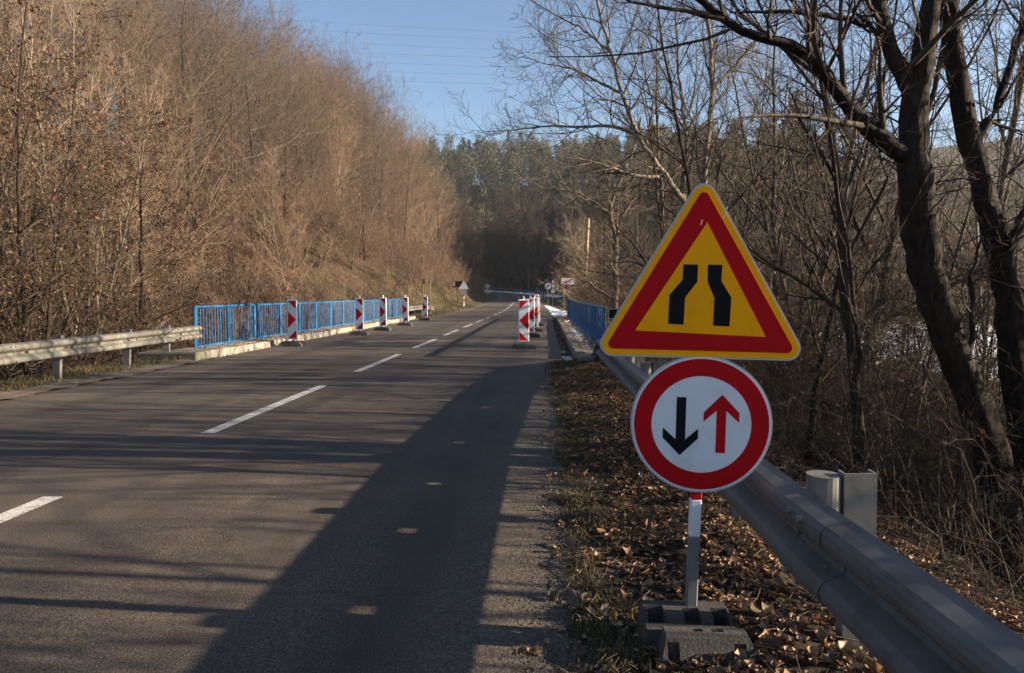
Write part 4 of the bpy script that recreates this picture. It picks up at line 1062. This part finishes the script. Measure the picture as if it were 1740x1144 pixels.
# --- the big dark tree at the right, traced in depth
def curve_px(lst, rs, n=26, wig=.012):
    rs = [r * .86 for r in rs]
    P = [tuple(at(px, py, Y)) for px, py, Y in lst]; return stem(P, rs, n, wig)
root_p = at(1712, 985, 5.0)
bt = tag(empty('big_tree', (root_p.x, 5.0, 0)), 'big dark forked tree leaning in at the right edge behind the guardrail', 'tree')
OFF = np.array([root_p.x, 5.0, 0])
px2m = 5.0 / FPX
def put(name, g, mat, smooth=True):
    g.V = [v - OFF for v in g.V]; return mk(name, g.mesh(name, M[mat], smooth), bt)
S1 = curve_px([(1715, 1080, 5.0), (1706, 960, 5.0), (1690, 800, 5.0), (1660, 690, 4.95), (1605, 560, 4.9), (1572, 440, 4.85), (1556, 300, 4.8), (1556, 180, 4.8), (1575, 60, 4.8), (1592, -80, 4.9), (1600, -260, 5.0)], [.20, .16, .13, .125, .12, .12, .125, .09, .07, .06, .04], 46, .006)
S2 = curve_px([(1745, 1080, 5.3), (1742, 900, 5.3), (1742, 760, 5.3), (1728, 620, 5.3), (1705, 480, 5.3), (1672, 330, 5.3), (1640, 200, 5.3), (1618, 80, 5.3), (1608, -60, 5.3), (1602, -260, 5.3)], [.17, .13, .12, .115, .10, .09, .085, .075, .065, .04], 40, .006)
BR = [curve_px([(1556, 275, 4.8), (1510, 245, 4.75), (1462, 205, 4.7), (1425, 160, 4.65), (1392, 112, 4.6), (1345, 78, 4.55), (1285, 62, 4.5), (1230, 32, 4.5), (1180, -8, 4.5), (1090, -70, 4.5)], [.075, .07, .058, .05, .042, .036, .03, .028, .024, .012], 30, .006),
      curve_px([(1556, 160, 4.8), (1530, 120, 4.8), (1508, 60, 4.8), (1490, -10, 4.8), (1470, -120, 4.8)], [.07, .06, .05, .045, .03], 14, .006),
      curve_px([(1230, 34, 4.5), (1160, 18, 4.45), (1090, 8, 4.4), (1040, -10, 4.4)], [.022, .016, .012, .006], 12, .008),
      curve_px([(1480, 42, 4.8), (1420, 30, 4.7), (1370, 22, 4.6), (1310, 20, 4.6), (1240, 22, 4.6)], [.026, .02, .016, .012, .006], 14, .008),
      curve_px([(1600, 560, 4.9), (1578, 470, 5.0), (1560, 395, 5.2), (1590, 330, 5.3)], [.03, .022, .016, .008], 12, .01),
      curve_px([(1700, 470, 5.3), (1722, 400, 5.2), (1760, 330, 5.2)], [.04, .03, .02], 10, .01),
      curve_px([(1650, 250, 5.3), (1690, 180, 5.3), (1725, 90, 5.3), (1750, -20, 5.3)], [.045, .035, .028, .02], 12, .01),
      curve_px([(1640, 650, 4.95), (1655, 560, 5.1), (1650, 480, 5.2), (1668, 400, 5.2)], [.03, .022, .018, .01], 12, .01)]
for nm, (P, R, L) in (('trunk', S1), ('trunk', S2)):
    g = Geo(); g.tubes(P, R, 22, .075); put(nm, g, 'bark_dark')
for P, R, L in BR:
    g = Geo(); g.tubes(P, R, 12, .07); put('branch', g, 'bark_dark')
g = Geo()
cat_ = []
for (P, R, L), nb in zip(BR, (15, 8, 8, 8, 6, 5, 7, 6)):
    b = grow(P, R, np.minimum(L, 2.2), nb, .12, 1.0, 55, 18, .42, .35, .05, .12, 7, .45, .25, .3, .004); g.tubes(b[0], b[1], 5)
    c = grow(*b, 6, .15, 1.0, 45, 15, .42, .3, .05, .15, 5, .55, .35, .3, .0022); g.tubes(c[0], c[1], 4)
    e = grow(*c, 5, .1, 1.0, 40, 15, .45, .3, .06, .18, 4, .6, .5, .3, .0014); g.tubes(e[0], e[1], 3)
for P, R, L in (S1, S2):
    b = grow(P[:, 22:], np.minimum(R[:, 22:], .06), np.array([2.6]), 14, .05, 1.0, 60, 18, .33, .35, .04, .22, 8, .13, .25, .2, .004); g.tubes(b[0], b[1], 5)
    c = grow(*b, 6, .15, 1.0, 45, 15, .42, .3, .05, .15, 5, .55, .35, .3, .0022); g.tubes(c[0], c[1], 4)
    e = grow(*c, 5, .1, 1.0, 40, 15, .45, .3, .06, .18, 4, .6, .5, .3, .0014); g.tubes(e[0], e[1], 3)
put('twigs', g, 'twig_dark')

# ------------------------------------------------------------------ ground cover
def leaf_geo(N, xy, zfun, size, mat, name, curl=.35):
    k = 9; a = np.linspace(0, 2 * np.pi, k, endpoint=False)
    rad = np.array([1.0, .62, .85, .5, .45, .35, .45, .8, .6])
    base = np.stack([np.cos(a) * rad, np.sin(a) * rad * .8], 1)
    x, y = xy; z = zfun(x, y)
    th = RG.uniform(0, 6.28, N); sz = size * np.exp(RG.randn(N) * .36)
    px = base[None, :, 0] * np.cos(th)[:, None] - base[None, :, 1] * np.sin(th)[:, None]
    py = base[None, :, 0] * np.sin(th)[:, None] + base[None, :, 1] * np.cos(th)[:, None]
    tx = RG.randn(N) * .24; ty = RG.randn(N) * .24
    cu = RG.uniform(-.2, 1, N) * curl
    pz = px * tx[:, None] + py * ty[:, None] + cu[:, None] * (base[None, :, 1] ** 2 * 1.9 + base[None, :, 0] ** 2 * RG.uniform(-.3, .7, (N, 1))) + RG.randn(N, k) * .07
    V = np.stack([px * sz[:, None] + x[:, None], py * sz[:, None] + y[:, None], pz * sz[:, None] + z[:, None] + .012 + np.abs(RG.randn(N, 1)) * .012], -1)
    Cc = np.stack([x, y, z + .010 + 0 * x], -1)[:, None]
    V = np.concatenate([V, Cc], 1); b = (np.arange(N) * (k + 1))[:, None, None]
    F = np.stack([np.arange(k), (np.arange(k) + 1) % k, np.full(k, k)], 1)[None] + b
    return mesh_np(name, V.reshape(-1, 3), F.reshape(-1, 3), mat, False, 3)
def zcomb(x, y):
    zt = height(x, y); zv = vergez(x, y)
    return np.where((x > -.34) & (x < 2.45) & (y < 12.8) & (y > -2), np.maximum(zt, zv), zt)
N = 36000
y = 1.3 + RG.uniform(0, 1, N) ** 1.6 * 13; x = .0 + np.abs(RG.uniform(0, 1, N) ** .8) * (2.2) - .10 * RG.uniform(0, 1, N)
keep = RG.uniform(0, 1, N) < (.35 + .65 * ss(wav(x, y, 3.3, 2) + .6 * wav(x, y, 8.1, 1), -.9, .1)) * (.2 + .8 * ss(x + .25 * wav(x, y, 2.3), .15, .5)); x = x[keep]; y = y[keep]
tag(mk('fallen_leaves', leaf_geo(len(x), (x, y), zcomb, .0195, M['litter_leaf'], 'fallen_leaves')), 'carpet of brown dead leaves covering the verge around the sign foot', 'leaves', None, 'stuff')
g = Geo(); NT = 700; ty_ = 1.5 + RG.uniform(0, 1, NT) ** 1.4 * 9; tx_ = RG.uniform(.1, 2.2, NT); th_ = RG.uniform(0, 6.28, NT); ln = RG.uniform(.03, .16, NT)
P = np.stack([np.stack([tx_ + np.cos(th_) * ln * k + RG.randn(NT) * .004, ty_ + np.sin(th_) * ln * k + RG.randn(NT) * .004, zcomb(tx_ + np.cos(th_) * ln * k, ty_ + np.sin(th_) * ln * k) + .022 + RG.uniform(0, .02, NT)], -1) for k in (-1, 0, 1)], 1)
tag(mk('fallen_twigs', g.tubes(P, RG.uniform(.001, .0032, (NT, 1)) * np.ones((1, 3)), 4).mesh('fallen_twigs', M['twig_brown'])), 'small broken twigs lying among the leaves on the verge', 'twigs', None, 'stuff')
N = 9000; y = 2 + RG.uniform(0, 1, N) ** 1.3 * 16; x = 1.9 + RG.uniform(0, 1, N) * 6
tag(mk('fallen_leaves', leaf_geo(N, (x, y), zcomb, .026, M['litter_leaf'], 'fallen_leaves')), 'dead leaves scattered down the bank behind the guardrail', 'leaves', None, 'stuff')
N = 2500; y = 13.5 + RG.uniform(0, 1, N) * 24; x = np.where(RG.uniform(0, 1, N) < .6, RG.uniform(.35, 1.3, N), RG.uniform(-7.3, -6.45, N))
tag(mk('fallen_leaves', leaf_geo(N, (x, y), lambda x, y: np.where((x > .61) | (x < -6.69), .11, -.03), .028, M['litter_leaf'], 'fallen_leaves')), 'dead leaves gathered along the bridge kerbs and walkways', 'leaves', None, 'stuff')
# the nearest large leaves one by one
protos = []
for i in range(10):
    protos.append(leaf_geo(1, (np.array([0.]), np.array([0.])), lambda x, y: x * 0, .024, M['litter_leaf'], 'leaf', .6))
lm = []
for c in [(.10, .05, .03), (.24, .13, .06), (.32, .20, .11), (.17, .09, .05)]:
    lm.append(simple('leaf_skin', c, .55, 0, .3, 60))
for i, p in enumerate(protos): p.materials.clear(); p.materials.append(lm[i % 4])
n = 0
while n < 270:
    yy = 1.75 + rnd.random() ** 1.4 * 3.2; xx = rnd.uniform(.18, 1.5)
    if fx0 - .03 < xx < fx1 + .03 and 2.16 < yy < 2.56: continue
    o = mk('leaf', protos[n % 10], VG, (xx, yy, verge_h(xx, yy) + .012), (rnd.uniform(-.5, .5), rnd.uniform(-.5, .5), rnd.uniform(0, 6.28))); s = rnd.uniform(.6, 1.25); o.scale = (s, s, s); n += 1
# grass blades
def blades(cx, cy, zf, hgt, mat, name, per=14, spread=.035, wid=.0022):
    n = len(cx); X = np.repeat(cx, per) + RG.randn(n * per) * spread; Y = np.repeat(cy, per) + RG.randn(n * per) * spread
    Z = zf(X, Y); H = np.repeat(hgt, per) * RG.uniform(.4, 1.2, n * per)
    lean = RG.randn(n * per, 2) * .55; th = RG.uniform(0, 6.28, n * per); w = wid
    dx = np.cos(th) * w; dy = np.sin(th) * w
    b = np.stack([X, Y, Z], -1); d = np.stack([dx, dy, 0 * dx], -1)
    m1 = b + np.stack([lean[:, 0] * H * .35, lean[:, 1] * H * .35, H * .6], -1); tp = b + np.stack([lean[:, 0] * H, lean[:, 1] * H, H * RG.uniform(.55, 1, n * per)], -1)
    V = np.stack([b - d, b + d, m1 + d * .8, m1 - d * .8, tp + d * .15, tp - d * .15], 1); i = (np.arange(n * per) * 6)[:, None]
    F = np.concatenate([i + np.array([[0, 1, 2, 3]]), i + np.array([[3, 2, 4, 5]])], 0)
    return mesh_np(name, V.reshape(-1, 3), F, mat, False)
N = 1700; cy = 1.4 + RG.uniform(0, 1, N) ** 1.5 * 11.5; cx = .16 + RG.uniform(0, 1, N) ** 1.6 * 1.5
kp = (wav(cx, cy, 2.6, .9) + .5 * wav(cx, cy, 6.) + 1.0 * (cx < .55) > .15); cx = cx[kp]; cy = cy[kp]
tag(mk('grass', blades(cx, cy, zcomb, np.full(len(cx), .045), M['grass'], 'grass', 26, .045)), 'short yellow green grass tufts along the edge of the verge', 'grass', None, 'stuff')
N = 700; cy = RG.uniform(2, 13.0, N); cx = RG.uniform(-7.9, -6.95, N)
tag(mk('grass', blades(cx, cy, lambda x, y: np.maximum(height(x, y), -.04), np.full(N, .10), M['grass'], 'grass', 14, .06, .004)), 'dry grass growing under the cream guardrail', 'grass', None, 'stuff')
N = 2600; cy = 37 + RG.uniform(0, 1, N) * 45; cx = np.interp(cy, CL[:150, 1], CL[:150, 0]) - RG.uniform(3.7, 7.5, N)
tag(mk('grass', blades(cx, cy, height, np.full(N, .22), M['grass'], 'grass', 12, .16, .012)), 'yellowed grass on the roadside bank beyond the bridge', 'grass', None, 'stuff')
# dry stems and brambles under the trees
def arcs(cx, cy, zf, hgt, sp, r, npt=5):
    n = len(cx); P = np.empty((n, npt, 3)); th = RG.uniform(0, 6.28, n); bend = RG.uniform(.2, 1.6, n)
    z = zf(cx, cy)
    for k in range(npt):
        t = k / (npt - 1)
        P[:, k, 0] = cx + np.cos(th) * sp * bend * t ** 1.7 + RG.randn(n) * .02 * t; P[:, k, 1] = cy + np.sin(th) * sp * bend * t ** 1.7
        P[:, k, 2] = z - .03 + hgt * (t - (bend / 2.2) * t ** 2.6)
    return P, r[:, None] * np.linspace(1, .4, npt)[None]
g = Geo(); N = 9500; cy = 1.2 + RG.uniform(0, 1, N) ** 1.25 * 24; cx = 1.35 + RG.uniform(0, 1, N) ** .9 * 7.5 
P, R = arcs(cx, cy, zcomb, RG.uniform(.2, 1.3, N) * np.clip((cx - 1.2) / 1.4, .15, 1), .55, RG.uniform(.0015, .0045, N)); g.tubes(P, R, 3)
sub = grow(P, R, np.full(N, .8), 3, .3, 1, 45, 15, .4, .3, .0, .15, 3, .6, .5, .3, .001); g.tubes(sub[0], sub[1], 3)
tag(mk('undergrowth', g.mesh('undergrowth', M['twig_shade_tone'])), 'tangle of dry stems and brambles behind the near guardrail', 'undergrowth', None, 'stuff')
g = Geo(); N = 7000; cy = 2 + RG.uniform(0, 1, N) * 34; cx = -7.75 - RG.uniform(0, 1, N) ** 1.2 * 9
P, R = arcs(cx, cy, height, RG.uniform(.3, 1.7, N), .6, RG.uniform(.003, .007, N)); g.tubes(P, R, 3)
sub = grow(P, R, np.full(N, .9), 3, .3, 1, 45, 15, .4, .3, .0, .15, 3, .6, .5, .3, .002); g.tubes(sub[0], sub[1], 3)
C = sub[0].reshape(-1, 3); C = C[RG.randint(0, len(C), 9000)] 
tag(mk('undergrowth', g.mesh('undergrowth', M['twig_shade_tone'])), 'dry brown undergrowth behind the cream guardrail and blue railing', 'undergrowth', None, 'stuff')
# a mass of brushwood filling the hillside between the trees
g = Geo(); N = 8500; cy = 14 + RG.uniform(0, 1, N) * 112; L = 7 + RG.uniform(0, 1, N) ** 1.1 * (22 + 14 * ss(cy, 50, 90))
cx = np.interp(cy, CL[:150, 1], CL[:150, 0]) - L; kp = (cx / cy > -1.0); cx = cx[kp]; cy = cy[kp]; N = len(cx)
P, R = arcs(cx, cy, height, RG.uniform(1.2, 4.8, N), .8, RG.uniform(.006, .015, N), 4); g.tubes(P, R, 3)
sub = grow(P, R, np.full(N, 2.6), 5, .25, 1, 35, 12, .42, .3, .10, .12, 3, .5, .4, .3, .006); g.tubes(sub[0], sub[1], 3)
tag(mk('brushwood', g.mesh('brushwood', M['twig_red'])), 'dense brown brushwood covering the hillside between the trees', 'brushwood', None, 'stuff')
# small stones and grit along both asphalt edges
def stones(N, x, y, zf, s):
    oc = np.array([[1, 0, 0], [0, 1, 0], [-1, 0, 0], [0, -1, 0], [0, 0, .8], [0, 0, -.4]], float)
    tr = np.array([[0, 1, 4], [1, 2, 4], [2, 3, 4], [3, 0, 4], [1, 0, 5], [2, 1, 5], [3, 2, 5], [0, 3, 5]])
    V = oc[None] * RG.uniform(.6, 1.3, (N, 6, 1)) * s[:, None, None]; th = RG.uniform(0, 6.28, N)
    c, s_ = np.cos(th)[:, None], np.sin(th)[:, None]; V = np.stack([V[..., 0] * c - V[..., 1] * s_, V[..., 0] * s_ + V[..., 1] * c, V[..., 2]], -1)
    V += np.stack([x, y, zf(x, y)], -1)[:, None]; F = tr[None] + (np.arange(N) * 6)[:, None, None]
    return V.reshape(-1, 3), F.reshape(-1, 3)
N = 9000; y = 1.6 + RG.uniform(0, 1, N) ** 1.7 * 11; x = .12 + RG.randn(N) * .16 - np.abs(RG.randn(N)) * .12
Vs, Fs = stones(N, x, y, lambda x, y: np.where(x < .1, -.022, -.012), RG.uniform(.002, .0065, N))
tag(mk('gravel', mesh_np('gravel', Vs, Fs, M['grit'], False, 3)), 'loose grit along the ragged edge of the asphalt', 'gravel', None, 'stuff')
# old snow lying in the gutter of the shaded walkway and by the bend
def snow(x0, x1, y0, y1, zb, amp, thr, label, seed):
    def zf(X, Y): return zb - .03 + amp * np.clip(.5 + .9 * wav(X, Y, 3.1, seed) + .5 * wav(X, Y, 9.7, seed + 1) - thr - 3 * np.clip(np.abs((X - (x0 + x1) / 2) / (x1 - x0)) - .35, 0, 1), 0, 1)
    tag(mk('snow_patch', grid_mesh('snow_patch', np.linspace(x0, x1, 24), np.linspace(y0, y1, 160), zf, M['snow'])), label, 'snow')
snow(.82, 1.12, 14.5, 30, .105, .06, .46, 'broken strip of old snow on the walkway beside the shaded railing', 1.)
snow(.35, .60, 11.5, 15.5, -.03, .05, .45, 'small patches of snow at the kerb by the broken concrete block', 2.4)
snow(.5, 2.2, 39, 52, -.04, .10, .42, 'snow patch on the verge past the end of the shaded railing', .3)
# little river showing between the trees
mb = MB(); mb.add([(10.5, -40, -3.62), (16.5, -40, -3.62), (18, 75, -3.5), (11.5, 75, -3.5)], [(0, 1, 2, 3)])
tag(mb.build('river', M['water']), 'narrow river behind the bank trees', None, None, 'structure')

# ------------------------------------------------------------------ the air of the valley
hb = MB(); hb.box(-340, 345, -140, 445, -9, 88)
m, n_, l_, b_ = nmat('haze'); n_.remove(b_)
pv = n_.new("ShaderNodeVolumePrincipled"); pv.inputs['Color'].default_value = (.86, .90, .97, 1); pv.inputs['Density'].default_value = .00022; pv.inputs['Anisotropy'].default_value = .3
l_.new(pv.outputs[0], n_["Material Output"].inputs['Volume'])
tag(hb.build('haze', m), None, None, None, 'stuff')
